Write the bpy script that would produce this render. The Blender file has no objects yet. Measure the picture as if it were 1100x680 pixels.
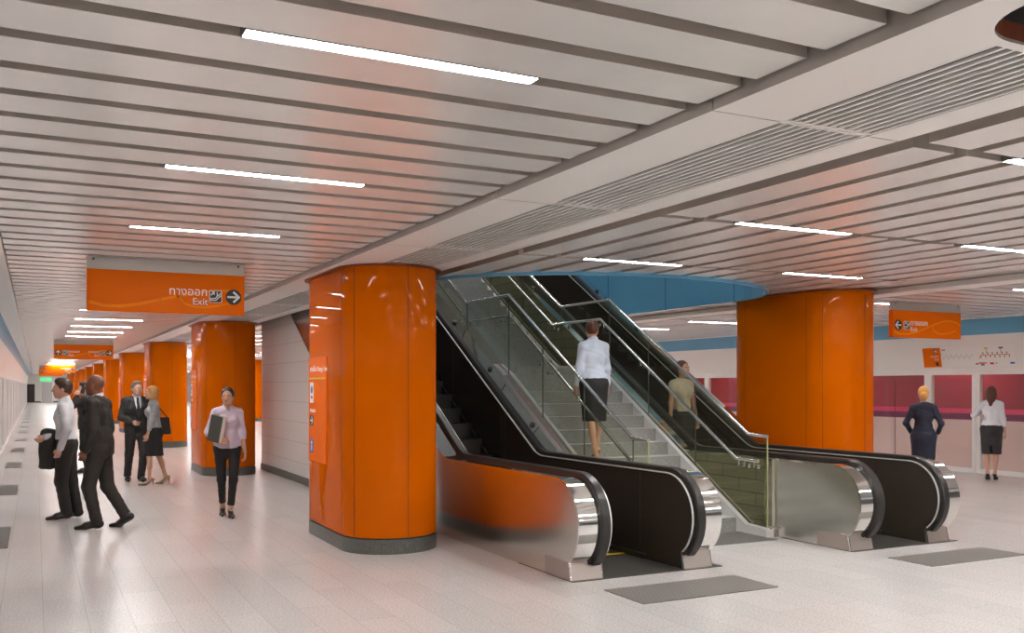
import bpy, bmesh, math, random
import numpy as np
from mathutils import Vector, Matrix
from mathutils.geometry import tessellate_polygon

SC = bpy.context.scene
COL = SC.collection
R = math.radians
random.seed(7)

# ------------------------------------------------------------------ materials
MATS = {}

def mat(name, col, rough=0.5, metal=0.0, coat=0.0, emit=0.0, spec=0.5, aniso=0.0, ior=1.5):
    if name in MATS:
        return MATS[name]
    m = bpy.data.materials.new(name)
    m.use_nodes = True
    b = m.node_tree.nodes['Principled BSDF']
    b.inputs['Base Color'].default_value = (*col, 1)
    b.inputs['Roughness'].default_value = rough
    b.inputs['Metallic'].default_value = metal
    b.inputs['Coat Weight'].default_value = coat
    b.inputs['Coat Roughness'].default_value = 0.04
    b.inputs['Specular IOR Level'].default_value = spec
    b.inputs['IOR'].default_value = ior
    b.inputs['Anisotropic'].default_value = aniso
    if emit:
        b.inputs['Emission Color'].default_value = (*col, 1)
        b.inputs['Emission Strength'].default_value = emit
    MATS[name] = m
    return m


def noise_mat(name, c1, c2, scale, rough=0.6, metal=0.0, bump=0.0, coat=0.0, stretch=(1, 1, 1), contrast=(0.3, 0.7), spec=0.5):
    """two tones mixed by object-space noise, with optional bump"""
    if name in MATS:
        return MATS[name]
    m = mat(name, c1, rough, metal, coat, spec=spec)
    nt = m.node_tree
    b = nt.nodes['Principled BSDF']
    geo = nt.nodes.new('ShaderNodeNewGeometry')
    mp = nt.nodes.new('ShaderNodeMapping')
    mp.inputs['Scale'].default_value = stretch
    nz = nt.nodes.new('ShaderNodeTexNoise')
    nz.inputs['Scale'].default_value = scale
    nz.inputs['Detail'].default_value = 4
    rp = nt.nodes.new('ShaderNodeValToRGB')
    rp.color_ramp.elements[0].position = contrast[0]
    rp.color_ramp.elements[1].position = contrast[1]
    rp.color_ramp.elements[0].color = (*c1, 1)
    rp.color_ramp.elements[1].color = (*c2, 1)
    nt.links.new(geo.outputs['Position'], mp.inputs['Vector'])
    nt.links.new(mp.outputs['Vector'], nz.inputs['Vector'])
    nt.links.new(nz.outputs['Fac'], rp.inputs['Fac'])
    nt.links.new(rp.outputs['Color'], b.inputs['Base Color'])
    if bump:
        bp = nt.nodes.new('ShaderNodeBump')
        bp.inputs['Strength'].default_value = bump
        bp.inputs['Distance'].default_value = 0.01
        nt.links.new(nz.outputs['Fac'], bp.inputs['Height'])
        nt.links.new(bp.outputs['Normal'], b.inputs['Normal'])
    return m


def brick_mat(name, axes, c1, c2, mortar, bw, rh, ms, rough, off=(0, 0), coat=0.0, spec=0.5, speck=0.0, half=0.5):
    """tiles laid out in world space along two axes ('XY' names), with a fine speckle"""
    m = mat(name, c1, rough, 0, coat, spec=spec)
    nt = m.node_tree
    b = nt.nodes['Principled BSDF']
    geo = nt.nodes.new('ShaderNodeNewGeometry')
    sp = nt.nodes.new('ShaderNodeSeparateXYZ')
    cb = nt.nodes.new('ShaderNodeCombineXYZ')
    nt.links.new(geo.outputs['Position'], sp.inputs[0])
    for i in (0, 1):
        ad = nt.nodes.new('ShaderNodeMath')
        ad.operation = 'ADD'
        ad.inputs[1].default_value = off[i] + 300 * (bw, rh)[i]
        nt.links.new(sp.outputs[axes[i]], ad.inputs[0])
        nt.links.new(ad.outputs[0], cb.inputs[i])
    br = nt.nodes.new('ShaderNodeTexBrick')
    br.offset = half
    br.inputs['Color1'].default_value = (*c1, 1)
    br.inputs['Color2'].default_value = (*c2, 1)
    br.inputs['Mortar'].default_value = (*mortar, 1)
    br.inputs['Scale'].default_value = 1
    br.inputs['Mortar Size'].default_value = ms
    br.inputs['Mortar Smooth'].default_value = 0.2
    br.inputs['Brick Width'].default_value = bw
    br.inputs['Row Height'].default_value = rh
    nt.links.new(cb.outputs[0], br.inputs['Vector'])
    out = br.outputs['Color']
    if speck:
        nz = nt.nodes.new('ShaderNodeTexNoise')
        nz.inputs['Scale'].default_value = 60
        nz.inputs['Detail'].default_value = 5
        nt.links.new(geo.outputs['Position'], nz.inputs['Vector'])
        mr = nt.nodes.new('ShaderNodeMapRange')
        mr.inputs['From Min'].default_value = 0.3
        mr.inputs['From Max'].default_value = 0.7
        mr.inputs['To Min'].default_value = 1 - speck
        mr.inputs['To Max'].default_value = 1 + speck
        nt.links.new(nz.outputs['Fac'], mr.inputs['Value'])
        mx = nt.nodes.new('ShaderNodeMix')
        mx.data_type = 'RGBA'
        mx.blend_type = 'MULTIPLY'
        mx.inputs['Factor'].default_value = 1
        nt.links.new(out, mx.inputs['A'])
        nt.links.new(mr.outputs['Result'], mx.inputs['B'])
        out = mx.outputs['Result']
    nt.links.new(out, b.inputs['Base Color'])
    return m


def glass_mat(name, tint, refl=1.0):
    """thin architectural glass: clear tint with a fresnel gloss"""
    m = bpy.data.materials.new(name)
    m.use_nodes = True
    nt = m.node_tree
    nt.nodes.clear()
    o = nt.nodes.new('ShaderNodeOutputMaterial')
    mix = nt.nodes.new('ShaderNodeMixShader')
    tr = nt.nodes.new('ShaderNodeBsdfTransparent')
    tr.inputs['Color'].default_value = (*tint, 1)
    gl = nt.nodes.new('ShaderNodeBsdfGlossy')
    gl.inputs['Roughness'].default_value = 0.02
    gl.inputs['Color'].default_value = (refl, refl, refl, 1)
    lw = nt.nodes.new('ShaderNodeLayerWeight')
    lw.inputs['Blend'].default_value = 0.5
    pw = nt.nodes.new('ShaderNodeMath')
    pw.operation = 'POWER'
    pw.inputs[1].default_value = 4.5
    nt.links.new(lw.outputs['Facing'], pw.inputs[0])
    ma = nt.nodes.new('ShaderNodeMath')
    ma.operation = 'MULTIPLY_ADD'
    ma.inputs[1].default_value = 0.7
    ma.inputs[2].default_value = 0.025
    nt.links.new(pw.outputs[0], ma.inputs[0])
    nt.links.new(ma.outputs[0], mix.inputs[0])
    nt.links.new(tr.outputs[0], mix.inputs[1])
    nt.links.new(gl.outputs[0], mix.inputs[2])
    nt.links.new(mix.outputs[0], o.inputs['Surface'])
    MATS[name] = m
    return m


def srgb(r, g, b):
    f = lambda c: (c / 255 / 12.92) if c <= 10 else ((c / 255 + 0.055) / 1.055) ** 2.4
    return (f(r), f(g), f(b))


ORANGE = mat('orange_enamel', (0.62, 0.115, 0.0), 0.3, 0, 0.4, spec=0.0)
ORANGE.node_tree.nodes['Principled BSDF'].inputs['Coat IOR'].default_value = 1.33
ORANGE.node_tree.nodes['Principled BSDF'].inputs['Coat Roughness'].default_value = 0.02
ORANGE_SIGN = mat('orange_sign_print', (0.86, 0.16, 0.0), 0.4, spec=0.1)
ORANGE_LIGHT = mat('pale_orange_print', (0.95, 0.26, 0.005), 0.4, spec=0.1)
ORANGE_PANEL = mat('orange_notice_print', (0.86, 0.15, 0.0), 0.4, spec=0.1)
YELLOW = mat('yellow_paint', (0.85, 0.6, 0.02), 0.4)
WHITE_PRINT = mat('white_print', (0.9, 0.9, 0.9), 0.4)
DARK_PRINT = mat('dark_print', (0.035, 0.035, 0.035), 0.4)
BLUE_PRINT = mat('blue_print', (0.03, 0.16, 0.5), 0.4)
RED_PRINT = mat('red_print', (0.7, 0.03, 0.03), 0.4)
PURPLE_PRINT = mat('purple_print', (0.2, 0.05, 0.25), 0.4)
PINK_PRINT = mat('pink_print', (0.8, 0.25, 0.35), 0.4)
GREY_PRINT = mat('grey_print', (0.45, 0.45, 0.45), 0.4)
STEEL = mat('brushed_steel', (0.72, 0.70, 0.66), 0.2, 1.0)
CHROME = mat('polished_chrome', (0.85, 0.84, 0.82), 0.08, 1.0)
TRIM_BRIGHT = mat('bright_trim', (0.9, 0.89, 0.87), 0.45, 0.6)
RAIL = mat('satin_rail_steel', (0.8, 0.79, 0.76), 0.18, 1.0)
STEEL_PINK = mat('etched_steel_plate', (0.52, 0.45, 0.41), 0.4, 0.8)
RUBBER = mat('black_rubber', (0.022, 0.019, 0.017), 0.32)
BLACK_PANEL = mat('black_lacquer', (0.050, 0.039, 0.031), 0.16, 0, 0.0, spec=0.45)
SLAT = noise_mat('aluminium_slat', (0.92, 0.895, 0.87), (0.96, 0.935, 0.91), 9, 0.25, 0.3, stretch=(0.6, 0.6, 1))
SLAT_SIDE_SHADE = mat('slat_side_shade', (0.52, 0.46, 0.41), 0.4, 0.2)  # slat sides darkened: the shade between slats is put into the colour
FASCIA = mat('fascia_grey_and_shade', (0.44, 0.40, 0.365), 0.4, 0.2)  # paints shade on the soffit sides; also the grey of the far band
SOFFIT = mat('soffit_enamel', (0.88, 0.845, 0.815), 0.4, 0.1)
PLENUM = mat('plenum_dark', (0.22, 0.2, 0.175), 0.8)
GRILLE_DARK = mat('duct_dark', (0.05, 0.042, 0.036), 0.8)
BLUE = noise_mat('blue_enamel', (0.13, 0.40, 0.62), (0.15, 0.43, 0.66), 1.3, 0.3, 0, coat=0.1)
WHITE_PANEL = mat('white_enamel_panel', (0.87, 0.83, 0.80), 0.3)
FRAME_WHITE = mat('white_frame', (0.88, 0.86, 0.85), 0.35)
GRANITE_DARK = noise_mat('dark_speckled_granite', (0.07, 0.072, 0.062), (0.15, 0.15, 0.135), 70, 0.35)
FLOOR = brick_mat('pale_granite_tiles', 'YX', (0.64, 0.612, 0.595), (0.60, 0.575, 0.56), (0.44, 0.42, 0.405), 1.17, 0.293, 0.0022, 0.27, off=(0.35, -0.053), speck=0.2, spec=0.5)
WALL_TILE = brick_mat('white_wall_panels', 'YZ', (0.80, 0.765, 0.735), (0.78, 0.745, 0.72), (0.48, 0.46, 0.44), 3.2, 0.36, 0.004, 0.22, off=(0.4, 0), half=0.0)
OLIVE_STONE = brick_mat('olive_granite_cladding', 'YZ', (0.40, 0.385, 0.30), (0.35, 0.34, 0.265), (0.13, 0.13, 0.10), 0.6, 0.155, 0.006, 0.35, off=(0.1, 0.0), speck=0.35)
RISER_SHADE = noise_mat('shaded_riser_granite', (0.27, 0.27, 0.25), (0.36, 0.36, 0.34), 40, 0.45)  # darker copy of the stair granite, shade of the risers painted in
STAIR_STONE = noise_mat('pale_stair_granite', (0.48, 0.48, 0.46), (0.60, 0.60, 0.58), 40, 0.4)
CURB = mat('pale_stone_curb', (0.70, 0.69, 0.68), 0.35)
GUTTER = mat('bronze_grey_plate', (0.36, 0.30, 0.27), 0.3, 0.5)
PLATE_DARK = noise_mat('ribbed_floor_plate', (0.10, 0.093, 0.083), (0.14, 0.13, 0.117), 30, 0.4, 0.55, bump=0.3)
LAMP = mat('lamp_diffuser', (1.0, 0.98, 0.96), 0.5, emit=1.0)
LAMP_CASE = mat('lamp_housing', (0.2, 0.19, 0.18), 0.5)
HANGER = mat('sign_hanger_steel', (0.55, 0.52, 0.49), 0.35, 0.5)


def mat_floor(name, base, line, pitch, width):
    """studded or ribbed mat: bright little squares on a darker base"""
    m = mat(name, base, 0.5, 0.2)
    nt = m.node_tree
    b = nt.nodes['Principled BSDF']
    geo = nt.nodes.new('ShaderNodeNewGeometry')
    br = nt.nodes.new('ShaderNodeTexBrick')
    br.offset = 0.5
    br.inputs['Color1'].default_value = (*line, 1)
    br.inputs['Color2'].default_value = (*line, 1)
    br.inputs['Mortar'].default_value = (*base, 1)
    br.inputs['Scale'].default_value = 1
    br.inputs['Mortar Size'].default_value = width
    br.inputs['Brick Width'].default_value = pitch
    br.inputs['Row Height'].default_value = pitch
    nt.links.new(geo.outputs['Position'], br.inputs['Vector'])
    nt.links.new(br.outputs['Color'], b.inputs['Base Color'])
    return m


MAT_STUD = mat_floor('studded_mat', (0.13, 0.125, 0.115), (0.25, 0.24, 0.225), 0.05, 0.010)
MAT_RIB = mat_floor('ribbed_mat', (0.18, 0.168, 0.152), (0.235, 0.22, 0.20), 0.04, 0.008)
PAVER = noise_mat('grey_floor_inset', (0.12, 0.115, 0.10), (0.16, 0.15, 0.135), 25, 0.45)
GLASS_CLEAR = glass_mat('balustrade_glass_clear', (0.89, 0.895, 0.84))
GLASS_OLIVE = glass_mat('balustrade_glass_olive', (0.80, 0.80, 0.71))
GLASS_DOOR = glass_mat('screen_door_glass', (0.95, 0.93, 0.93))
GLASS_EDGE = mat('glass_edge', (0.45, 0.44, 0.22), 0.2)

# ------------------------------------------------------------------ mesh helpers

class MB:
    def __init__(s):
        s.v = []
        s.f = []

    def box(s, x0, x1, y0, y1, z0, z1):
        n = len(s.v)
        s.v += [(x, y, z) for z in (z0, z1) for y in (y0, y1) for x in (x0, x1)]
        s.f += [tuple(n + i for i in q) for q in ((0, 2, 3, 1), (4, 5, 7, 6), (0, 1, 5, 4), (2, 6, 7, 3), (0, 4, 6, 2), (1, 3, 7, 5))]
        return s

    def prism(s, poly, a, b, axis):
        """polygon in the two axes other than `axis`, extruded along it from a to b"""
        n = len(s.v)
        k = len(poly)
        def P(p, t):
            return {'x': (t, p[0], p[1]), 'y': (p[0], t, p[1]), 'z': (p[0], p[1], t)}[axis]
        s.v += [P(p, a) for p in poly] + [P(p, b) for p in poly]
        tris = tessellate_polygon([[Vector((p[0], p[1], 0)) for p in poly]])
        for t in tris:
            s.f.append((n + t[0], n + t[1], n + t[2]))
            s.f.append((n + k + t[2], n + k + t[1], n + k + t[0]))
        for i in range(k):
            j = (i + 1) % k
            s.f.append((n + i, n + j, n + k + j, n + k + i))
        return s

    def ribbon(s, pts, offs, x0, x1, axis='x'):
        """closed band following pts (Y,Z), offs gives the inner pts; spans x0..x1"""
        n = len(s.v)
        k = len(pts)
        for p, q in zip(pts, offs):
            s.v += [(x0, *p), (x1, *p), (x1, *q), (x0, *q)]
        for i in range(k - 1):
            a, b = n + 4 * i, n + 4 * i + 4
            for e in range(4):
                g = (e + 1) % 4
                s.f.append((a + e, a + g, b + g, b + e))
        s.f.append((n, n + 3, n + 2, n + 1))
        e = n + 4 * (k - 1)
        s.f.append((e, e + 1, e + 2, e + 3))
        return s

    def tube(s, pts, r, seg=10, cap=True):
        pts = [Vector(p) for p in pts]
        n = len(s.v)
        for i, p in enumerate(pts):
            d = Vector((0, 0, 0))
            if i > 0:
                d += (p - pts[i - 1]).normalized()
            if i < len(pts) - 1:
                d += (pts[i + 1] - p).normalized()
            d.normalize()
            u = d.cross(Vector((1, 0, 0)))
            if u.length < 0.2:
                u = d.cross(Vector((0, 0, 1)))
            u.normalize()
            w = d.cross(u)
            sc = 1.0
            if 0 < i < len(pts) - 1:
                ca = d.dot((pts[i + 1] - p).normalized())
                sc = 1 / max(ca, 0.5)
            for k in range(seg):
                a = 2 * math.pi * k / seg
                s.v.append(tuple(p + u * r * math.cos(a) * sc + w * r * math.sin(a)))
        for i in range(len(pts) - 1):
            for k in range(seg):
                a, b = n + i * seg + k, n + i * seg + (k + 1) % seg
                s.f.append((a, b, b + seg, a + seg))
        if cap:
            s.f.append(tuple(n + k for k in reversed(range(seg))))
            e = n + (len(pts) - 1) * seg
            s.f.append(tuple(e + k for k in range(seg)))
        return s

    def cyl(s, p, q, r, seg=16):
        return s.tube([p, q], r, seg)

    def mesh(s, name):
        m = bpy.data.meshes.new(name)
        m.from_pydata(s.v, [], s.f)
        m.validate()
        bm = bmesh.new()
        bm.from_mesh(m)
        bmesh.ops.recalc_face_normals(bm, faces=bm.faces)
        bm.to_mesh(m)
        bm.free()
        return m


def put(name, me, m, parent=None, smooth=True, loc=None, ang=32):
    if isinstance(me, MB):
        me = me.mesh(name)
        if smooth:
            for p in me.polygons:
                p.use_smooth = True
            me.set_sharp_from_angle(angle=R(ang))
    if m is not None:
        me.materials.clear()
        me.materials.append(m)
    o = bpy.data.objects.new(name, me)
    COL.objects.link(o)
    if parent is not None:
        o.parent = parent
    if loc:
        o.location = loc
    return o


def bevel(o, w=0.004, seg=2):
    b = o.modifiers.new('edge', 'BEVEL')
    b.width = w
    b.segments = seg
    b.limit_method = 'ANGLE'
    return o


def tag(o, label, cat=None, group=None, kind=None):
    if label:
        o['label'] = label
    if cat:
        o['category'] = cat
    if group:
        o['group'] = group
    if kind:
        o['kind'] = kind
    return o


def thing(name, loc, label, cat, group=None, rz=0.0):
    o = bpy.data.objects.new(name, None)
    o.empty_display_size = 0.1
    COL.objects.link(o)
    o.location = loc
    o.rotation_euler = (0, 0, rz)
    return tag(o, label, cat, group)


def shade_sides(o, side):
    """downward faces keep the first material, every other face takes the second, darkened as shade"""
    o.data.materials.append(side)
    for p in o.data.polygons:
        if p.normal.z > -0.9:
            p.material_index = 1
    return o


def struct(name, mb, m, smooth=True):
    return tag(put(name, mb, m, None, smooth), None, None, None, 'structure')


def dup(root, loc, label=None, group=None):
    r = root.copy()
    COL.objects.link(r)
    r.location = loc
    if label:
        r['label'] = label
    if group:
        r['group'] = group
    for ch in root.children:
        c = ch.copy()
        COL.objects.link(c)
        c.parent = r
        for g in ch.children:
            d = g.copy()
            COL.objects.link(d)
            d.parent = c
    return r


def text_mesh(body, size, align='LEFT', depth=0.002):
    c = bpy.data.curves.new('lettering', 'FONT')
    c.body = body
    c.size = size
    c.align_x = align
    c.extrude = depth
    c.resolution_u = 3
    o = bpy.data.objects.new('lettering', c)
    COL.objects.link(o)
    dg = bpy.context.evaluated_depsgraph_get()
    dg.update()
    me = bpy.data.meshes.new_from_object(o.evaluated_get(dg))
    bpy.data.objects.remove(o)
    bpy.data.curves.remove(c)
    return me


def place_flat(me, origin, right, up):
    """map a flat mesh drawn in XY onto a plane in the scene"""
    r, u = Vector(right).normalized(), Vector(up).normalized()
    n = r.cross(u)
    M = Matrix((r, u, n)).transposed().to_4x4()
    M.translation = Vector(origin)
    me.transform(M)
    return me


def flat(polys, depth=0.002):
    """flat marks: list of polygons in XY given a small thickness"""
    b = MB()
    for p in polys:
        b.prism(p, 0, depth, 'z')
    return b.mesh('mark')


def rect(x0, y0, x1, y1):
    return [(x0, y0), (x1, y0), (x1, y1), (x0, y1)]


def rrect(x0, y0, x1, y1, r, n=5):
    out = []
    for cx, cy, a0 in ((x1 - r, y1 - r, 0), (x0 + r, y1 - r, 90), (x0 + r, y0 + r, 180), (x1 - r, y0 + r, 270)):
        for k in range(n + 1):
            a = R(a0 + 90 * k / n)
            out.append((cx + r * math.cos(a), cy + r * math.sin(a)))
    return out


def disc(cx, cy, r, n=24):
    return [(cx + r * math.cos(2 * math.pi * k / n), cy + r * math.sin(2 * math.pi * k / n)) for k in range(n)]


def stroke(pts, w):
    """polyline with thickness as quads"""
    out = []
    for (x0, y0), (x1, y1) in zip(pts, pts[1:]):
        dx, dy = x1 - x0, y1 - y0
        l = math.hypot(dx, dy) or 1
        nx, ny = -dy / l * w / 2, dx / l * w / 2
        ex, ey = dx / l * w * 0.3, dy / l * w * 0.3
        out.append([(x0 - nx - ex, y0 - ny - ey), (x1 - nx + ex, y1 - ny + ey), (x1 + nx + ex, y1 + ny + ey), (x0 + nx - ex, y0 + ny - ey)])
    return out

# ------------------------------------------------------------------ the hall
ZC = 3.02          # underside of the ceiling slats
ZS = 2.97          # underside of the duct soffit
ROW0, ROWP = 3.484, 2.345
YN, YF = -20.0, 112.0
XL, XR = -0.8, 16.45

struct('floor', MB().box(XL - 0.3, XR + 0.3, YN, YF, -0.12, 0), FLOOR)
struct('wall_back', MB().box(-4, 21, YF, YF + 0.2, -1.2, 3.6), WHITE_PANEL)
struct('wall_front', MB().box(-4, 21, YN - 0.2, YN, -1.2, 3.6), WHITE_PANEL)
struct('baseboard_back', MB().box(-0.05, 0.55, YF - 0.02, YF, 0, 0.14).box(1.72, 3.4, YF - 0.02, YF, 0, 0.14), GRANITE_DARK)

# oval stair well through the ceiling
WX, WA, WY, WB, WEND = 6.75, 2.55, 11.0, 2.02, 19.6


def well_front(x):
    u = abs(x - WX) / WA
    return None if u >= 1 else WY - WB * math.sqrt(1 - u * u)


def plenum():
    b = MB()
    b.box(-4.2, 4.15, YN, YF, 3.26, 3.3)
    b.box(9.35, 21, YN, YF, 3.26, 3.3)
    n = 34
    for i in range(n):
        x0, x1 = 4.2 + 5.1 * i / n, 4.2 + 5.1 * (i + 1) / n
        y = well_front((x0 + x1) / 2)
        b.box(x0, x1, YN, y, 3.26, 3.3)
        b.box(x0, x1, WEND, YF, 3.26, 3.3)
    return b


struct('ceiling_void', plenum(), PLENUM)

# slats across the two platforms (they run in X) and along the middle bay (they run in Y)
SP = ROWP / 6


def cross_slats(x0, x1):
    b = MB()
    j = -62
    while True:
        y = ROW0 + 0.0965 + SP * j
        if y > YF:
            break
        if y > YN:
            b.box(x0, x1, y, y + 0.2945, ZC, ZC + 0.15)
        j += 1
    return b


shade_sides(struct('ceiling_left', cross_slats(-0.26, 2.725), SLAT), SLAT_SIDE_SHADE)
shade_sides(struct('ceiling_right', cross_slats(10.83, 16.1), SLAT), SLAT_SIDE_SHADE)


def long_slats():
    b = MB()
    k = 0
    while 4.26 + 0.428 * k + 0.324 < 9.75:
        x0 = 4.26 + 0.428 * k
        x1 = x0 + 0.324
        for r in range(-10, 47):
            y0 = ROW0 + ROWP * r + 0.1
            y1 = y0 + ROWP - 0.1
            fa, fb = well_front(x0), well_front(x1)
            ca, cb = [(f if f is not None else 99) for f in (fa, fb)]
            if y0 > min(ca, cb) - 0.05 and y0 < WEND and y1 < WEND + 2.4 and min(ca, cb) < 50:
                if y1 > WEND + 0.3:
                    b.box(x0, x1, WEND + 0.15, y1, ZC, ZC + 0.15)
                continue
            ya, yb = min(y1, ca - 0.03), min(y1, cb - 0.03)
            if y0 > WEND:
                ya = yb = y1
            if ca > 50 and cb > 50:
                ya = yb = y1
            b.prism([(x0, y0), (x1, y0), (x1, yb), (x0, ya)], ZC, ZC + 0.15, 'z')
        k += 1
    return b


shade_sides(struct('ceiling_middle', long_slats(), SLAT), SLAT_SIDE_SHADE)

# duct soffit above the first row of columns, with a linear grille let into each length
SJ0, SJP = 3.40, 2.25


def soffit_piece(y0, y1):
    b = MB()
    b.box(2.74, 3.145, y0, y1, ZS, 3.24)
    b.box(3.715, 3.93, y0, y1, ZS, 3.24)
    b.box(3.145, 3.715, y0, y1, 3.06, 3.24)
    return b


def grille_piece(y0, y1):
    b = MB()
    b.box(3.147, 3.713, y0, y0 + 0.02, ZS + 0.003, ZS + 0.03)
    b.box(3.147, 3.713, y1 - 0.02, y1, ZS + 0.003, ZS + 0.03)
    n = 11
    for i in range(n):
        x = 3.15 + 0.56 * i / (n - 1)
        b.box(x - 0.0095, x + 0.0095, y0 + 0.02, y1 - 0.02, ZS + 0.003, ZS + 0.014)
    return b


b = MB()
for r in range(0, 49):
    y0 = SJ0 + SJP * r
    t = soffit_piece(y0 + 0.004, y0 + SJP - 0.004)
    n = len(b.v)
    b.v += t.v
    b.f += [tuple(n + i for i in f) for f in t.f]
# the length overhead ends in a round-cornered opening
y0, y1 = SJ0 - SJP + 0.004, SJ0 - 0.004
poly = [(2.74, y1), (2.74, YN), (2.90, -2.0)]
hx, hy, hr = 2.895, 2.235, 0.26
poly += [(hx, 1.0)] + [(hx + hr - hr * math.cos(R(a)), hy - hr + hr * math.sin(R(a))) for a in range(0, 91, 9)]
poly += [(3.93, hy), (3.93, y1)]
grill_hole = [(3.145, hy + 0.035), (3.715, hy + 0.035), (3.715, y1), (3.145, y1)]
# strip left of the grille, bridge before it, strip right of it
left = [(2.74, y1), (2.74, YN), (hx, YN), (hx, 1.0)] + [(hx + hr - hr * math.cos(R(a)), hy - hr + hr * math.sin(R(a))) for a in range(0, 91, 9)] + [(3.16, hy), (3.145, hy + 0.035), (3.145, y1)]
b.prism(left, ZS, ZS + 0.012, 'z')
b.prism([(3.145, hy + 0.035), (3.16, hy), (3.93, hy), (3.93, y1), (3.715, y1), (3.715, hy + 0.035)], ZS, ZS + 0.012, 'z')
b.box(2.74, 3.93, hy + 0.02, y1, 3.2, 3.24)
b.box(2.742, 2.752, YN, y1, ZS + 0.012, 3.24)
b.box(3.918, 3.928, YN, y1, ZS + 0.012, 3.24)
shade_sides(struct('trim_1', b, SOFFIT, False), FASCIA)
struct('trim_2', MB().box(3.15, 3.71, hy + 0.03, YF, 3.045, 3.058), GRILLE_DARK)
struct('trim_3', MB().box(10.36, 10.77, YN, YF, 2.985, 3.05), SOFFIT)
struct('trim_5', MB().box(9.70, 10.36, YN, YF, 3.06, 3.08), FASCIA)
# recess inside the round-cornered opening
rec = thing('ceiling_recess', (3.4, 1.6, ZS), 'dark round-cornered recess in the soffit ahead of the long grille', 'recess')
cont = [(hx, -2.0)] + [(hx + hr - hr * math.cos(R(a)), hy - hr + hr * math.sin(R(a))) for a in range(0, 91, 9)] + [(3.93, hy)]
lb_ = MB()
for (xa, ya), (xb, yb) in zip(cont, cont[1:]):
    k = len(lb_.v)
    lb_.v += [(xa - 3.4, ya - 1.6, 0.012), (xb - 3.4, yb - 1.6, 0.012), (xb - 3.4, yb - 1.6, 0.26), (xa - 3.4, ya - 1.6, 0.26)]
    lb_.f.append((k, k + 1, k + 2, k + 3))
low_ = MB()
low_.v = [(x, y, min(z, 0.075)) for x, y, z in lb_.v]
low_.f = list(lb_.f)
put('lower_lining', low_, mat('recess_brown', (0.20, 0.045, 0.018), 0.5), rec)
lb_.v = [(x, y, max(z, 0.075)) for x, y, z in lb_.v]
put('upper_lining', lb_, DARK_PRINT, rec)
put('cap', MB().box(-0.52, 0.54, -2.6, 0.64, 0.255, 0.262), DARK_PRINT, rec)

first = None
for r in range(-1, 40):
    y0 = SJ0 + SJP * r
    if r == -1:
        g = thing('air_grille', (0, 0, 0), 'linear air grille beside the round-cornered soffit recess', 'grille', 'linear grilles in the soffit')
        put('blades', grille_piece(hy + 0.035, y0 + SJP - 0.006), SOFFIT, g, False)
        continue
    if first is None:
        first = g = thing('air_grille', (0, y0, 0), 'linear air grille above the near orange column, second panel from the recess', 'grille', 'linear grilles in the soffit')
        put('blades', grille_piece(0.006, SJP - 0.006), SOFFIT, g, False)
        # a far length is too small to show its blades apart, the same copy serves
    else:
        names = {1: 'linear air grille in the soffit length just before the near orange column', 2: 'linear air grille in the soffit length over the near orange column'}
        dup(first, (0, y0, 0), names.get(r, 'far linear air grille along the soffit beyond the near orange column'))
first['label'] = 'linear air grille in the second soffit length, between two ceiling bays'

# blue lining of the stair well and the floor above
outline = [(WX - WA, WEND), (WX - WA, 11.7)] + [(WX - WA * math.cos(R(a)), WY - WB * math.sin(R(a))) for a in range(0, 181, 6)] + [(WX + WA, WEND)]
b = MB()
n = 0
for (xa, ya), (xb, yb) in zip(outline, outline[1:] + outline[:1]):
    k = len(b.v)
    ux, uy = xb - xa, yb - ya
    l = math.hypot(ux, uy)
    ox, oy = uy / l * 0.04, -ux / l * 0.04
    if (xa, ya) == outline[-1]:
        continue
    zb_ = 2.985 if ya < 11.6 or xa > 6 else 3.12
    b.v += [(xa, ya, zb_), (xb, yb, zb_), (xb, yb, 5.2), (xa, ya, 5.2), (xa + ox, ya + oy, zb_), (xb + ox, yb + oy, zb_), (xb + ox, yb + oy, 5.2), (xa + ox, ya + oy, 5.2)]
    b.f += [tuple(k + i for i in q) for q in ((0, 1, 2, 3), (4, 7, 6, 5), (0, 4, 5, 1))]
struct('wall_well', b, BLUE)
b = MB()
for y in (11.04, 12.75, 14.5, 16.3):
    b.box(WX + WA - 0.004, WX + WA - 0.0005, y, y + 0.012, 2.97, 5.2)
struct('trim_4', b, mat('blue_joint', (0.02, 0.12, 0.25), 0.6))
struct('floor_upper', MB().box(2, 12, 18.9, 30, 4.85, 4.95).box(WX + WA + 0.05, 12, 6, 18.9, 5.2, 5.3).box(1, WX - WA - 0.05, 6, 18.9, 5.2, 5.3).box(WX - WA - 0.05, WX + WA + 0.05, 6, 8.9, 5.2, 5.3), WHITE_PANEL)
struct('ceiling_upper', MB().box(1, 12.5, 5, 30, 7.2, 7.3), SOFFIT)
struct('wall_upper', MB().box(1, 12.5, 30, 30.1, 4.9, 7.3).box(1, 1.1, 5, 30, 4.9, 7.3).box(12.4, 12.5, 5, 30, 4.9, 7.3), WHITE_PANEL)

# tiled enclosure below the escalators
enc = [(12.12, 0), (19.84, 0), (19.84, 3.25), (17.6, 3.25)]
struct('wall_stair_left', MB().prism(enc, 4.2, 4.3, 'x'), WALL_TILE, False)
struct('wall_stair_back', MB().box(4.3, 8.96, 19.74, 19.84, 0, 3.25), WALL_TILE)
struct('wall_stair_right', MB().prism(enc, 8.96, 9.06, 'x'), WALL_TILE, False)
struct('baseboard_stair', MB().box(4.185, 4.2, 12.3, 19.85, 0, 0.13).box(4.185, 9.07, 19.84, 19.855, 0, 0.13), GRANITE_DARK)

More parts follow.
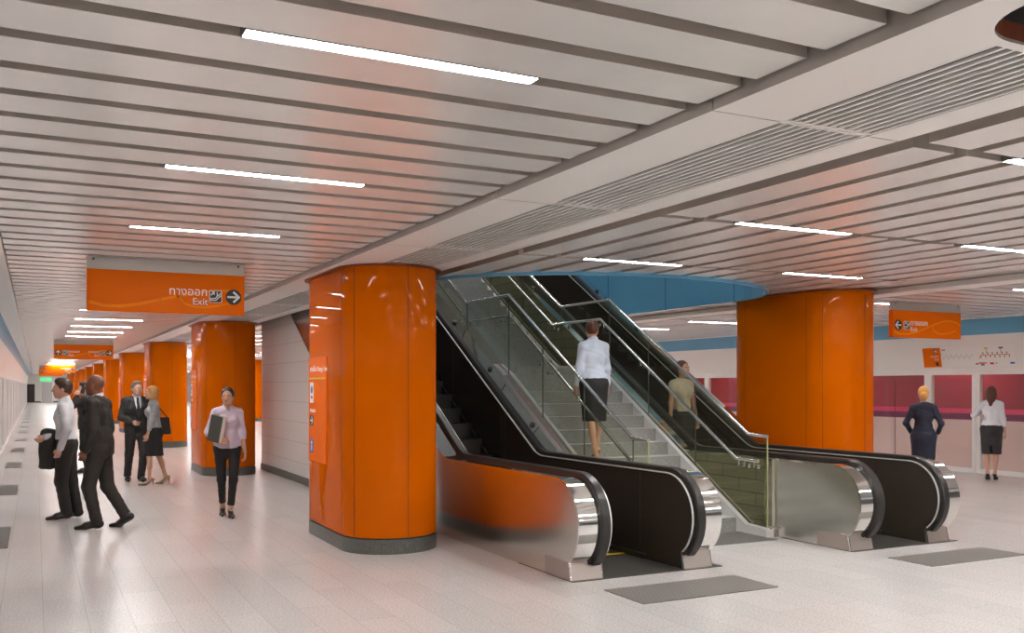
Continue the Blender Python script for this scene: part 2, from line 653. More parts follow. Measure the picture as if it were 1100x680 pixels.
# ------------------------------------------------------------------ platform screens
def screen_side(side, xw, inn, ycs, lo, hi):
    """glazed platform screen along x = xw; inn = +1 when the platform lies towards +X"""
    X = lambda t: xw + inn * t
    hd, bl = MB(), MB()
    hp = [(X(-0.12), 1.98), (X(0.03), 1.98), (X(0.03), 2.07), (X(0.14), 2.72), (X(-0.12), 2.72)]
    bp = [(X(-0.12), 2.72), (X(0.145), 2.72), (X(0.2), 3.13), (X(-0.12), 3.13)]
    y = lo
    while y < hi:
        e = min(y + 2.35, hi)
        hd.prism(hp, y + 0.004, e - 0.004, 'y')
        bl.prism(bp, y + 0.003, e - 0.003, 'y')
        y = e
    struct('wall_' + side, hd, WHITE_PANEL, False)
    struct('trim_blue_' + side, bl, BLUE, False)
    # pale cove between the blue band and the slats, with a white lip
    a, c = sorted((X(0.16), X(0.5)))
    lip = sorted((X(0.49), X(0.53)))
    struct('trim_cove_' + side, MB().box(a, c, lo, hi, 3.13, 3.15).box(lip[0], lip[1], lo, hi, 3.0, 3.15), WHITE_PANEL)
    g0, g1 = sorted((X(-0.02), X(0.0)))
    f0, f1 = sorted((X(-0.05), X(0.03)))
    dn = wn = 0
    protod = protow = None
    ycs = list(ycs)
    for i, yc in enumerate(ycs):
        dn += 1
        if protod is None:
            o = bpy.data.objects.new('door_1', None)
            COL.objects.link(o)
            fr = MB()
            for s in (-1, 1):
                fr.box(f0, f1, *sorted((s * 1.02, s * 1.17)), 0, 1.98)
                fr.box(f0, f1, *sorted((s * 0.004, s * 0.09)), 0.02, 1.98)
                fr.box(f0, f1, *sorted((s * 0.09, s * 1.02)), 0.02, 0.11)
                fr.box(f0, f1, *sorted((s * 0.09, s * 1.02)), 1.95, 1.98)
            put('frame', fr, FRAME_WHITE, o, False)
            for s in (-1, 1):
                put('pane', MB().box(g0, g1, *sorted((s * 0.09, s * 1.02)), 0.11, 1.95), GLASS_DOOR, o, False)
            protod = o
        else:
            o = dup(protod, (0, 0, 0))
        o.location = (0, yc, 0)
        o.name = 'door_%d' % (dn + (100 if side == 'right' else 0))
        o['kind'] = 'structure'
        if i + 1 < len(ycs):
            if protow is None:
                o = bpy.data.objects.new('window_1', None)
                COL.objects.link(o)
                fr = MB()
                fr.box(f0, f1, -1.18, 1.18, 0.0, 0.1).box(f0, f1, -1.18, 1.18, 1.95, 1.98)
                fr.box(f0, f1, -1.18, -1.15, 0.1, 1.95).box(f0, f1, 1.15, 1.18, 0.1, 1.95)
                put('frame', fr, FRAME_WHITE, o, False)
                put('pane', MB().box(g0, g1, -1.15, 1.15, 0.1, 1.95), GLASS_DOOR, o, False)
                protow = o
            else:
                o = dup(protow, (0, 0, 0))
            wn += 1
            o.location = (0, yc + 2.35, 0)
            o.name = 'window_%d' % (wn + (100 if side == 'right' else 0))
            o['kind'] = 'structure'


screen_side('left', XL, 1, [2.7 + 4.7 * k for k in range(23)], YN, YF)
screen_side('right', XR, -1, [7.65 + 4.7 * k for k in range(22)], YN, YF)
struct('wall_tunnel_left', MB().box(-3.4, -3.3, YN, YF, -1.2, 3.3), mat('pale_tunnel', (0.7, 0.68, 0.66), 0.6))
struct('wall_tunnel_right', MB().box(20.3, 20.4, YN, YF, -1.2, 3.3), mat('grey_tunnel', (0.3, 0.29, 0.29), 0.7))
struct('floor_tracks', MB().box(-3.4, XL - 0.32, YN, YF, -1.25, -1.2).box(XR + 0.32, 20.4, YN, YF, -1.25, -1.2), PLENUM)

# train standing behind the far screen
TX = 16.9
train = thing('train', (18.3, 22, -0.9), 'maroon train with a pink stripe and beige lower side behind the glass platform screen', 'train')
def tb(name, z0, z1, m, y0=-18, y1=60, dx=0.0):
    return put(name, MB().box(TX - 18.3 - dx, 1.4 + dx, y0, y1, z0 + 0.9, z1 + 0.9), m, train, False)
tb('lower_side', -0.55, 1.04, mat('train_beige', (0.80, 0.64, 0.58), 0.4))
tb('purple_stripe', 1.04, 1.17, mat('train_purple', (0.20, 0.03, 0.10), 0.3), dx=0.002)
tb('pink_stripe', 1.17, 1.27, mat('train_pink', (0.75, 0.06, 0.16), 0.3), dx=0.004)
tb('upper_side', 1.27, 2.45, mat('train_maroon', (0.38, 0.05, 0.07), 0.25), dx=0.002)
put('roof', MB().prism([(TX - 18.3, 3.35), (TX - 18.1, 3.7), (1.2, 3.7), (1.4, 3.35)], -18, 60, 'y'), mat('train_roof', (0.4, 0.38, 0.38), 0.5), train, False)
for y in (-11.5, 10.5, 32.5):
    put('bogie', MB().box(-1.1, 1.1, y - 3, y + 3, -0.25, 0.35), PLENUM, train, False)
for y in (-12, -7.3, -2.6, 2.1, 6.8, 11.5):
    seam = MB().box(TX - 18.3 - 0.006, TX - 18.3, y, y + 0.012, 0.4, 3.3)
    put('door_seam', seam, mat('train_seam', (0.12, 0.03, 0.04), 0.5), train, False)

# ------------------------------------------------------------------ far end wall
d = thing('metal_door', (1.1, YF, 0), 'pale grey door below the green exit sign on the distant end wall', 'door')
put('leaf', MB().box(-0.5, 0.5, -0.05, -0.01, 0.02, 2.15), mat('pale_door', (0.62, 0.58, 0.57), 0.4), d)
put('frame', MB().box(-0.58, -0.5, -0.07, 0, 0, 2.22).box(0.5, 0.58, -0.07, 0, 0, 2.22).box(-0.58, 0.58, -0.07, 0, 2.15, 2.23), FRAME_WHITE, d)
put('handle', MB().tube([(0.36, -0.05, 1.0), (0.36, -0.1, 1.0), (0.44, -0.1, 1.0)], 0.014), STEEL, d)
es = thing('exit_sign', (0.98, YF - 0.05, 2.42), 'green illuminated exit sign above the pale door on the end wall', 'sign')
put('case', MB().box(-0.55, 0.55, -0.05, 0.04, -0.16, 0.2), mat('exit_green', (0.10, 0.55, 0.22), 0.4, emit=0.6), es)
put('lettering', place_flat(text_mesh('EXIT', 0.26, 'CENTER'), (0, -0.052, -0.07), (1, 0, 0), (0, 0, 1)), WHITE_PRINT, es)
cb = thing('cabinet', (-0.42, YF - 0.2, 0), 'dark equipment cabinet on the distant end wall beside the platform screen', 'cabinet')
put('case', MB().box(-0.36, 0.36, -0.1, 0.19, 0.05, 1.95), mat('cabinet_dark', (0.03, 0.022, 0.02), 0.3), cb)
put('plinth', MB().box(-0.34, 0.34, -0.08, 0.19, 0, 0.05), GRANITE_DARK, cb)
put('screen', MB().box(-0.2, 0.2, -0.11, -0.1, 1.2, 1.6), mat('cabinet_screen', (0.10, 0.07, 0.06), 0.15), cb)

# ------------------------------------------------------------------ lamps
LAMP_E = 46.0
LAMP.node_tree.nodes['Principled BSDF'].inputs['Emission Strength'].default_value = LAMP_E
lamp0 = None


def lamp(x, y, label, group):
    global lamp0
    if lamp0 is None:
        o = thing('ceiling_light', (x, y, ZC), label, 'ceiling light', group)
        cs = MB()
        cs.box(-0.61, 0.61, -0.046, -0.041, -0.004, 0.06).box(-0.61, 0.61, 0.041, 0.046, -0.004, 0.06)
        cs.box(-0.61, -0.603, -0.041, 0.041, -0.004, 0.06).box(0.603, 0.61, -0.041, 0.041, -0.004, 0.06)
        cs.box(-0.61, 0.61, -0.041, 0.041, 0.02, 0.065)
        put('housing', cs, LAMP_CASE, o, False)
        put('diffuser', MB().box(-0.602, 0.602, -0.030, 0.030, -0.0025, 0.02), LAMP, o, False)
        lamp0 = o
        return o
    return dup(lamp0, (x, y, ZC), label, group)


ORD = ['first', 'second', 'third', 'fourth', 'fifth', 'sixth', 'seventh', 'eighth', 'ninth', 'tenth', 'eleventh', 'twelfth']
for k in range(-9, 46):
    y = ROW0 + ROWP * k + 0.048
    lb = {0: 'long bright light strip nearest in the slatted ceiling over the corridor', 1: 'second light strip along the corridor ceiling, before the large exit sign',
          2: 'third light strip along the corridor ceiling, just above the large exit sign'}.get(k, 'small far light strip in the corridor ceiling beyond the large exit sign' if k > 2 else 'light strip overhead in the corridor ceiling')
    lamp(1.288, y, lb, 'light strips over the corridor')
for k in range(-9, 3):
    y = ROW0 + ROWP * k + 0.05
    lamp(5.59, y, {1: 'light strip in the middle bay over the first steps, beside the soffit', 2: 'light strip closest to the rounded edge of the blue stair well'}.get(k, 'light strip overhead in the middle bay by the soffit'), 'light strips in the middle bay')
    lamp(8.26, y, {1: 'light strip cut by the picture edge, right of the middle bay', 2: 'light strip in the middle bay just above the far wide orange column'}.get(k, 'light strip overhead on the far half of the middle bay'), 'light strips in the middle bay')
for k in range(8, 46):
    y = ROW0 + ROWP * k + 0.05
    for x in (5.59, 8.26):
        lamp(x, y, 'far light strip in the middle bay beyond the enclosed stairs', 'light strips in the middle bay')
for k in range(-9, 46):
    y = ROW0 + ROWP * k + 0.048
    lb = {2: 'light strip over the far platform in front of the hanging sign', 5: 'light strip over the far platform seen above the stair handrail'}.get(k, 'far light strip over the platform with the train' if k > 0 else 'light strip overhead on the far platform')
    lamp(12.31, y, lb, 'light strips over the far platform')
for k in range(4):  # lamps added out of view to throw light down onto the stairs
    for x in (6.7,):
        o = lamp(x, 9.5 + 2.6 * k, 'added unseen light strip in the upper hall above the stair well', 'added unseen light strips in the upper hall')
        o.location.z = 7.17

for k in range(14):  # unseen lamp row added to brighten the train side
    o = lamp(16.72, 6.0 + 3.4 * k, 'added unseen light strip over the track, brightening the train', 'added unseen light strips over the track')
    o.rotation_euler.z = R(90)
    o.location.z = 2.9
# ------------------------------------------------------------------ columns
def stadium(w, l, n=18):
    """plan outline centred on the origin, half width w, straight half length l"""
    return [(-w * math.cos(R(a)), -l - w * math.sin(R(a))) for a in np.linspace(0, 180, n)] + [(w * math.cos(R(a)), l + w * math.sin(R(a))) for a in np.linspace(0, 180, n)]


def notice(parent, x, side):
    """information panel on the platform face of a column; side -1 faces -X"""
    r, u = (0, -1, 0), (0, 0, 1)
    p = put('notice_panel', MB().box(x - 0.012, x, -0.08, 0.665, 0.86, 2.05), ORANGE_PANEL, parent, False)
    ox = x - 0.013
    put('lettering', place_flat(text_mesh('สายสีส้ม Orange Line', 0.083, 'LEFT', 0.001), (ox, 0.60, 1.89), r, u), WHITE_PRINT, p)
    put('rule', place_flat(flat([rect(0, 0, 0.70, 0.018)]), (ox, 0.645, 1.80), r, u), YELLOW, p)
    put('white_tag', place_flat(flat([rrect(0, 0, 0.155, 0.235, 0.02)]), (ox, 0.60, 1.53), r, u), WHITE_PRINT, p)
    put('emblem', place_flat(flat([disc(0.0775, 0.15, 0.045)] , 0.003), (ox, 0.60, 1.53), r, u), BLUE_PRINT, p)
    put('emblem_base', place_flat(flat([rect(0.04, 0.05, 0.115, 0.08)], 0.003), (ox, 0.60, 1.53), r, u), RED_PRINT, p)
    put('small_lettering', place_flat(text_mesh('ทางออก', 0.07, 'LEFT', 0.001), (ox, 0.60, 1.42), r, u), WHITE_PRINT, p)
    put('dark_tag', place_flat(flat([rrect(0, 0, 0.15, 0.12, 0.02)]), (ox, 0.60, 1.265), r, u), DARK_PRINT, p)
    put('arrow', place_flat(flat(stroke([(0.03, 0.06), (0.12, 0.06)], 0.02) + stroke([(0.08, 0.1), (0.12, 0.06), (0.08, 0.02)], 0.02), 0.003), (ox, 0.60, 1.265), r, u), WHITE_PRINT, p)
    put('blue_tag', place_flat(flat([rrect(0, 0, 0.12, 0.16, 0.02)]), (ox, 0.58, 0.95), r, u), BLUE_PRINT, p)
    put('figure', place_flat(flat([disc(0.06, 0.12, 0.02), rect(0.045, 0.03, 0.075, 0.095)], 0.003), (ox, 0.58, 0.95), r, u), WHITE_PRINT, p)


def column(x, y, label, group, panel=True, half=0.62, top=2.955):
    o = thing('column', (x, y, 0), label, 'column', group)
    w = 0.52
    put('plinth', MB().prism(stadium(w, half), 0, 0.15, 'z'), GRANITE_DARK, o)
    put('cladding', MB().prism(stadium(w - 0.006, half), 0.165, top, 'z'), ORANGE, o)
    put('shadow_gap', MB().prism(stadium(w - 0.03, half), 0.15, 0.165, 'z'), DARK_PRINT, o)
    put('collar', MB().prism(stadium(w + 0.05, half), top, top + 0.017, 'z'), mat('collar_brown', (0.22, 0.05, 0.015), 0.4), o)
    sm = MB()
    for a in (90 + 4, 90 - 62):
        for sgn in (-1, 1):
            aa = R(a)
            cx, cy = -(w - 0.006) * math.cos(aa), sgn * (-half - (w - 0.006) * math.sin(aa))
            tx, ty = math.sin(aa) * 0.004, -math.cos(aa) * 0.004 * sgn
            nx, ny = -math.cos(aa) * 0.0015, -math.sin(aa) * 0.0015 * sgn
            sm.prism([(cx - tx + nx, cy - ty + ny), (cx + tx + nx, cy + ty + ny), (cx + tx - nx, cy + ty - ny), (cx - tx - nx, cy - ty - ny)], 0.17, 2.95, 'z')
    for s in (-1, 1):
        for yy in (-half, half):
            sm.box(*sorted((s * (w - 0.0045), s * (w - 0.02))), yy - 0.003, yy + 0.003, 0.17, 2.95)
    put('panel_joint', sm, mat('joint_brown', (0.18, 0.03, 0.0), 0.6), o, False)
    if panel:
        notice(o, -w + 0.006, -1)
    return o


# row beside the corridor; each centre is 9.41 m further along
PX, PY0, PP = 3.384, 10.26, 9.41
lab = ['large glossy orange column in front of the escalator, with an information strip on its side',
       'orange column behind the woman holding a folder, second in the row', 'orange column behind the woman with the black shoulder bag, third in the row',
       'orange column behind the man in the dark suit and tie, fourth in the row', 'fifth orange column of the corridor row, counted from the escalator',
       'sixth orange column of the corridor row, counted from the escalator', 'seventh orange column of the corridor row, counted from the escalator',
       'eighth orange column of the corridor row, counted from the escalator', 'ninth orange column of the corridor row, counted from the escalator',
       'tenth orange column of the corridor row, counted from the escalator', 'last orange column of the corridor row, at the far end']
c0 = column(PX, PY0, lab[0], 'orange columns along the corridor')
for i in range(1, 11):
    dup(c0, (PX, PY0 + PP * i, 0), lab[i])
c1 = column(9.88, PY0, 'wide orange column standing between the second escalator and the far platform', 'orange columns by the far platform', False, top=3.002)
for i in range(2, 5):
    dup(c1, (9.88, PY0 + PP * i, 0), 'distant orange column on the far side of the enclosed stairs')

# ------------------------------------------------------------------ hanging signs
def escalator_icon(s):
    """white escalator pictogram with an up-left arrow, in a square of side s from (0,0)"""
    P = lambda *q: [(a * s, b * s) for a, b in q]
    out = stroke(P((0.12, 0.2), (0.52, 0.2), (0.92, 0.6)), 0.075 * s)
    out += stroke(P((0.12, 0.2), (0.12, 0.34), (0.45, 0.34), (0.92, 0.80)), 0.075 * s)
    out += stroke(P((0.62, 0.86), (0.62, 0.6)), 0.075 * s)
    out += stroke(P((0.14, 0.62), (0.38, 0.86)), 0.075 * s) + stroke(P((0.2, 0.87), (0.39, 0.87), (0.39, 0.66)), 0.075 * s)
    return out


def arrow_icon(cx, cy, r, d):
    if d in 'LR':
        s = 1 if d == 'R' else -1
        return stroke([(cx - s * r * 0.72, cy), (cx + s * r * 0.6, cy)], r * 0.26) + stroke([(cx + s * r * 0.02, cy + r * 0.62), (cx + s * r * 0.68, cy), (cx + s * r * 0.02, cy - r * 0.62)], r * 0.27)
    return stroke([(cx, cy - r * 0.7), (cx, cy + r * 0.6)], r * 0.26) + stroke([(cx - r * 0.62, cy + r * 0.02), (cx, cy + r * 0.68), (cx + r * 0.62, cy + r * 0.02)], r * 0.27)


SW, SH = 1.535, 0.42


def sign(x, y, label, sides, w=SW):
    """board hung below a steel hanger; sides: list of 'L', 'R', 'U' groups drawn on the near face"""
    o = thing('hanging_sign', (x, y, 2.475), label, 'sign', 'orange exit signs hung from the ceiling')
    rt, up = (1, 0, 0), (0, 0, 1)
    put('hanger', MB().box(-w / 2, w / 2, -0.035, 0.035, SH, 0.54), HANGER, o, False)
    bd = put('board', MB().box(-w / 2, w / 2, -0.04, 0.04, 0, SH), ORANGE_SIGN, o, False)
    dots = MB()
    for s in (-1, 1):
        dots.box(s * w * 0.46 - 0.01, s * w * 0.46 + 0.01, -0.037, -0.035, 0.508, 0.528)
    put('bolt', dots, DARK_PRINT, o, False)
    T = lambda me: place_flat(me, (-w / 2, -0.041, 0), rt, up)
    mir = (lambda u: w - u * w) if sides == ['L'] else (lambda u: u * w)
    up_ = [(mir(u), SH * v) for u, v in ((0.02, 0.21), (0.1, 0.13), (0.2, 0.13), (0.32, 0.2), (0.45, 0.33), (0.56, 0.42), (0.68, 0.52), (0.8, 0.6), (0.9, 0.61), (0.97, 0.55))] if sides != ['L'] else \
        [(w * u, SH * v) for u, v in ((0.02, 0.21), (0.1, 0.13), (0.22, 0.13), (0.36, 0.24), (0.5, 0.4), (0.62, 0.55), (0.75, 0.66), (0.85, 0.68), (0.93, 0.63), (0.99, 0.53))]
    wave = stroke(up_, 0.03)
    wave += stroke([(w * u, SH * v) for u, v in ((0.57, 0.42), (0.6, 0.26), (0.66, 0.18), (0.73, 0.17), (0.82, 0.22), (0.92, 0.32))], 0.022)
    put('wave_stripe', T(flat(wave, 0.0006)), ORANGE_LIGHT, bd)
    ic = 0.128
    yy = 0.125
    for d in sides:
        ra = 0.082
        if d == 'R':
            ax = w - 0.112
            put('arrow_disc', T(flat([disc(ax, 0.19, ra)])), DARK_PRINT, bd)
            put('arrow', T(flat(arrow_icon(ax, 0.19, ra, 'R'), 0.004)), WHITE_PRINT, bd)
            ix = w - 0.36
            tx, al = w - 0.375, 'RIGHT'
        else:
            ax = 0.112
            put('arrow_disc', T(flat([disc(ax, 0.19, ra)])), DARK_PRINT, bd)
            put('arrow', T(flat(arrow_icon(ax, 0.19, ra, d), 0.004)), WHITE_PRINT, bd)
            ix = 0.235
            tx, al = 0.38, 'LEFT'
        put('pictogram_frame', T(flat([rrect(ix, yy, ix + ic, yy + ic, 0.014)])), WHITE_PRINT, bd)
        put('pictogram_field', T(flat([rrect(ix + 0.006, yy + 0.006, ix + ic - 0.006, yy + ic - 0.006, 0.012)], 0.003)), DARK_PRINT, bd)
        me = flat(escalator_icon(ic), 0.004)
        me.transform(Matrix.Translation((ix, yy, 0)))
        put('pictogram', T(me), WHITE_PRINT, bd)
        me = text_mesh('ทางออก', 0.118 if len(sides) == 1 else 0.085, al, 0.0015)
        me.transform(Matrix.Translation((tx, 0.192, 0.001)))
        put('thai_lettering', T(me), WHITE_PRINT, bd)
        me = text_mesh('Exit', 0.1 if len(sides) == 1 else 0.08, al, 0.0015)
        me.transform(Matrix.Translation((tx, 0.098, 0.001)))
        put('lettering', T(me), WHITE_PRINT, bd)
    return o


sign(1.222, 10.3, 'large orange hanging exit sign nearest over the corridor, arrow pointing to the columns', ['R'])
sign(1.222, 29.2, 'orange hanging sign over the corridor with arrow symbols at both ends', ['U', 'R'])
sign(1.222, 57.6, 'small far orange hanging sign with one round arrow at its end', ['R'])
sign(0.98, 66.9, 'tiny far orange sign half hidden behind the sign with a single arrow', ['U'])
sign(0.98, 76.3, 'lowest and most distant orange sign, just above the green exit sign', ['U', 'R'])
sign(12.51, 10.3, 'orange hanging exit sign over the far platform, arrow pointing back to the stairs', ['L'])

# ------------------------------------------------------------------ door header sign and route map
hx = XR - 0.045
tl = Vector((0.11, 0, 0.65)).normalized()
Ht = lambda y, z: Vector((XR - 0.035 - (z - 2.07) * 0.169 - 0.004, y, z))
o = thing('direction_sign', Ht(13.3, 2.12), 'small orange leaning direction sign on the white header left of the route map', 'sign')
upv = Vector((-0.169, 0, 1)).normalized()
nv = Vector((0, -1, 0)).cross(upv)
def on_header(me, y, z):
    p = Ht(y, z) - Ht(13.3, 2.12)
    return place_flat(me, p, (0, -1, 0), upv)
put('board', on_header(flat([rect(0, 0, 0.42, 0.395)], 0.006), 13.53, 2.11), ORANGE_SIGN, o, False)
put('arrow_disc', on_header(flat([disc(0.31, 0.32, 0.045)], 0.008), 13.53, 2.11), DARK_PRINT, o)
put('arrow', on_header(flat(arrow_icon(0.31, 0.32, 0.045, 'R'), 0.010), 13.53, 2.11), WHITE_PRINT, o)
me = text_mesh('ทางออก', 0.06, 'RIGHT', 0.001); me.transform(Matrix.Translation((0.37, 0.2, 0.008)))
put('lettering', on_header(me, 13.53, 2.11), WHITE_PRINT, o)
me = text_mesh('Exit', 0.06, 'RIGHT', 0.001); me.transform(Matrix.Translation((0.37, 0.14, 0.008)))
put('small_lettering', on_header(me, 13.53, 2.11), WHITE_PRINT, o)
put('pictogram', on_header(flat([rrect(0.29, 0.03, 0.36, 0.1, 0.01)], 0.008), 13.53, 2.11), DARK_PRINT, o)

o = thing('route_map', Ht(12.3, 2.12), 'white line map with orange route and coloured tags above the platform doors', 'map')
def on_map(me):
    p = Ht(13.1, 2.11) - Ht(12.3, 2.12)
    return place_flat(me, p, (0, -1, 0), upv)
put('board', on_map(flat([rect(0, 0, 1.62, 0.40)], 0.003)), mat('map_white', (0.89, 0.855, 0.83), 0.35), o, False)
grey = []
for k in range(12):
    x = 0.06 + 0.058 * k
    y = 0.2 + (0.035 if k % 2 else -0.035)
    grey += [rect(x - 0.008, y - 0.012, x + 0.008, y + 0.012)]
grey += stroke([(0.06, 0.2), (0.75, 0.2)], 0.006)
put('grey_route', on_map(flat(grey, 0.005)), GREY_PRINT, o)
put('orange_route', on_map(flat(stroke([(0.86, 0.16), (0.92, 0.22), (1.5, 0.22)], 0.014), 0.005)), ORANGE_LIGHT, o)
st = []
for k in range(13):
    x = 0.9 + 0.05 * k
    y = 0.22 + (0.04 if k % 2 else -0.04)
    st += [disc(x, y, 0.012, 10), rect(x - 0.004, min(y, 0.22), x + 0.004, max(y, 0.22))]
st += [rect(1.02, 0.26, 1.026, 0.34), rect(1.33, 0.26, 1.336, 0.34)]
put('station_marks', on_map(flat(st, 0.006)), DARK_PRINT, o)
for nm, x, y, w, h, m in (('pink_tag', 0.03, 0.33, 0.08, 0.03, PINK_PRINT), ('yellow_tag', 0.98, 0.335, 0.08, 0.035, YELLOW), ('purple_tag', 1.29, 0.335, 0.09, 0.03, PURPLE_PRINT),
                           ('orange_tag', 0.84, 0.05, 0.17, 0.03, ORANGE_LIGHT), ('blue_tag', 0.88, 0.015, 0.08, 0.03, BLUE_PRINT), ('red_tag', 1.08, 0.035, 0.08, 0.035, RED_PRINT),
                           ('grey_tag', 1.2, 0.04, 0.03, 0.03, GREY_PRINT), ('navy_tag', 1.5, 0.035, 0.09, 0.035, BLUE_PRINT), ('violet_tag', 0.77, 0.035, 0.06, 0.025, PURPLE_PRINT)):
    put(nm, on_map(flat([rect(x, y, x + w, y + h)], 0.005)), m, o)

# ------------------------------------------------------------------ escalators
SL = 0.584                        # rise per metre run
EC, EZ = 7.42, 0.485              # centre of the newel
YTOP, YEND = 18.4, 21.0


def epath(r, a0=232.0, n=22):
    """side profile (Y,Z) at distance r from the newel centre: under the newel, round its nose, level, up the slope, level"""
    pts = [(EC + r * math.cos(R(a)), EZ + r * math.sin(R(a))) for a in np.linspace(a0, 90, n)]
    d = r - 0.41
    yk = 10.03 - d * 0.268
    yt = YTOP + 0.0 - d * 0.268
    z0 = EZ + r
    ang = math.atan(SL)
    def fillet(yc, zc, s):
        rad = 0.5
        t = rad * math.tan(ang / 2)
        out = []
        for k in range(6):
            a = ang * k / 5
            if s > 0:      # turns up
                out.append((yc - t + rad * math.sin(a), zc + rad * (1 - math.cos(a))))
            else:          # turns level
                out.append((yc - t * math.cos(ang) + rad * (math.sin(a) * math.cos(ang) - 0) - rad * (1 - math.cos(a)) * -math.sin(ang),
                            zc - t * math.sin(ang) + rad * math.sin(a) * math.sin(ang) - rad * (1 - math.cos(a)) * math.cos(ang)))
        return out
    pts += fillet(yk, z0, 1)
    zt = z0 + SL * (yt - yk)
    pts += [(yt, zt), (YEND, zt)]
    return pts


def escalator(x0, x1, label, stone):
    o = thing('escalator', (x0, 7.2, 0), label, 'escalator', 'escalators either side of the stairs')
    D = lambda n, mb, m, par=None, sm=True: put(n, mb, m, par or o, sm)
    org = Vector((-x0, -7.2, 0))
    def L(mb):
        mb.v = [(x + org.x, y + org.y, z) for x, y, z in mb.v]
        return mb
    ztop = epath(0.41)[-1][1]
    for side in (0, 1):
        X = (lambda t: x0 + t) if side == 0 else (lambda t: x1 - t)
        S = lambda a, c: sorted((X(a), X(c)))
        # outer cladding: steel by the newel and up the slope
        low = [(YEND, 3.673), (YTOP, 3.673), (12.11, 0)]
        top = epath(0.41)
        if side == 0 and stone:
            ysp = 8.42
            k = next(i for i, p in enumerate(top) if i > 22 and p[0] > 9)
            nose = [p for p in top[:22]]
            poly = nose + [(ysp, 0.895), (ysp, 0), (7.18, 0), (7.2, 0.15)]
            up = D('outer_panel', L(MB().prism(poly, *S(0, 0.015), 'x')), STEEL, None, False)
            poly2 = [(ysp + 0.0, 0.895)] + top[22:] + low + [(ysp, 0)]
            D('stone_cladding', L(MB().prism(poly2, *S(0, 0.015), 'x')), OLIVE_STONE, None, False)
        else:
            poly = top + low + [(7.18, 0), (7.2, 0.15)]
            up = D('outer_panel', L(MB().prism(poly, *S(0, 0.015), 'x')), STEEL, None, False)
        # black inner panel
        zl = -0.02
        ip = epath(0.385) + [(YEND, ztop - 1.2), (YTOP - 0.1, ztop - 1.2), (10.1, zl), (7.18, zl), (7.2, 0.15)]
        D('inner_panel', L(MB().prism(ip, *S(0.322, 0.335), 'x')), BLACK_PANEL, None, False)
        jt = MB()
        for yj in (7.86, 9.3, 10.9, 12.6, 14.3, 16.0):
            zt = 0.86 if yj < 10 else 0.86 + SL * (yj - 10.03)
            zb = 0.1 if yj < 10 else 0.1 + SL * (yj - 10.2)
            jt.box(*S(0.3345, 0.3365), yj, yj + 0.006, zb, zt)
        D('panel_joint', L(jt), STEEL, None, False)
        dk = D('chrome_deck', L(MB().ribbon(epath(0.4105), epath(0.39), *S(-0.001, 0.205))), CHROME)
        D('handrail_guide', L(MB().ribbon(epath(0.41), epath(0.385), *S(0.205, 0.322))), BLACK_PANEL)
        D('inner_trim', L(MB().ribbon(epath(0.408), epath(0.397), *S(0.322, 0.338))), TRIM_BRIGHT)
        # rubber handrail with rounded edges
        hb = MB()
        pa, pb, pc = epath(0.455), epath(0.445), epath(0.412)
        n = 0
        a, c = X(0.208), X(0.302)
        e = 0.012 if c > a else -0.012
        for p, q, s in zip(pa, pb, pc):
            hb.v += [(a + e, *p), (c - e, *p), (c, *q), (c, *s), (a, *s), (a, *q)]
        m_ = len(pa)
        for i in range(m_ - 1):
            for k in range(6):
                g = (k + 1) % 6
                hb.f.append((6 * i + k, 6 * i + g, 6 * i + 6 + g, 6 * i + 6 + k))
        hb.f.append(tuple(range(6)))
        hb.f.append(tuple(6 * (m_ - 1) + k for k in range(6)))
        D('handrail', L(hb), RUBBER)
        # newel foot: slanting etched plate and black handrail inlet
        D('newel_foot', L(MB().prism([(7.155, 0.004), (7.19, 0.165), (7.62, 0.165), (7.62, 0.004)], *S(-0.002, 0.33), 'x')), STEEL_PINK, None, False)
        ed = MB()
        for t in (-0.004, 0.322):
            ed.prism([(7.150, 0.004), (7.185, 0.168), (7.20, 0.168), (7.165, 0.004)], *S(t, t + 0.012), 'x')
        D('foot_edge', L(ed), CHROME, None, False)
        D('handrail_inlet', L(MB().prism([(7.13, 0.168), (7.12, 0.20), (7.2, 0.235), (7.34, 0.235), (7.36, 0.16), (7.16, 0.135)], *S(0.19, 0.32), 'x')), RUBBER, None, False)
        # skirt
        sk = [(7.75, 0.055), (10.1, 0.055), (YTOP - 0.2, 0.055 + SL * (YTOP - 10.3)), (YEND, 0.055 + SL * (YTOP - 10.3))]
        lo = [(y, z - 0.2) for y, z in sk]
        lo[0] = (7.75, 0.005)
        D('skirt', L(MB().ribbon(sk, lo, *S(0.335, 0.362))), mat('skirt_dark', (0.06, 0.055, 0.05), 0.35, 0.6), None, False)
        # little studs along the sloping deck
        for q in range(6):
            yy = 10.6 + 1.25 * q
            zz = EZ + 0.41 + SL * (yy - 10.03)
            nx = Vector((0, -math.sin(math.atan(SL)), math.cos(math.atan(SL)))) * 0.022
            p = Vector((X(0.1), yy, zz))
            put('stud', L(MB().cyl(p, p + nx, 0.035, 14)), DARK_PRINT if side else CHROME, dk)
    xi0, xi1 = x0 + 0.337, x1 - 0.337
    D('floor_plate', L(MB().box(x0 - 0.005, x1 + 0.1, 7.12, 8.16, 0.0005, 0.006)), PLATE_DARK, None, False)
    D('comb', L(MB().box(xi0, xi1, 8.16, 8.36, 0.001, 0.009)), mat('comb_metal', (0.12, 0.11, 0.1), 0.35, 0.8), None, False)
    D('yellow_edge', L(MB().box(xi0, xi1, 8.10, 8.15, 0.006, 0.011)), YELLOW, None, False)
    # steps
    st = None
    n = 0
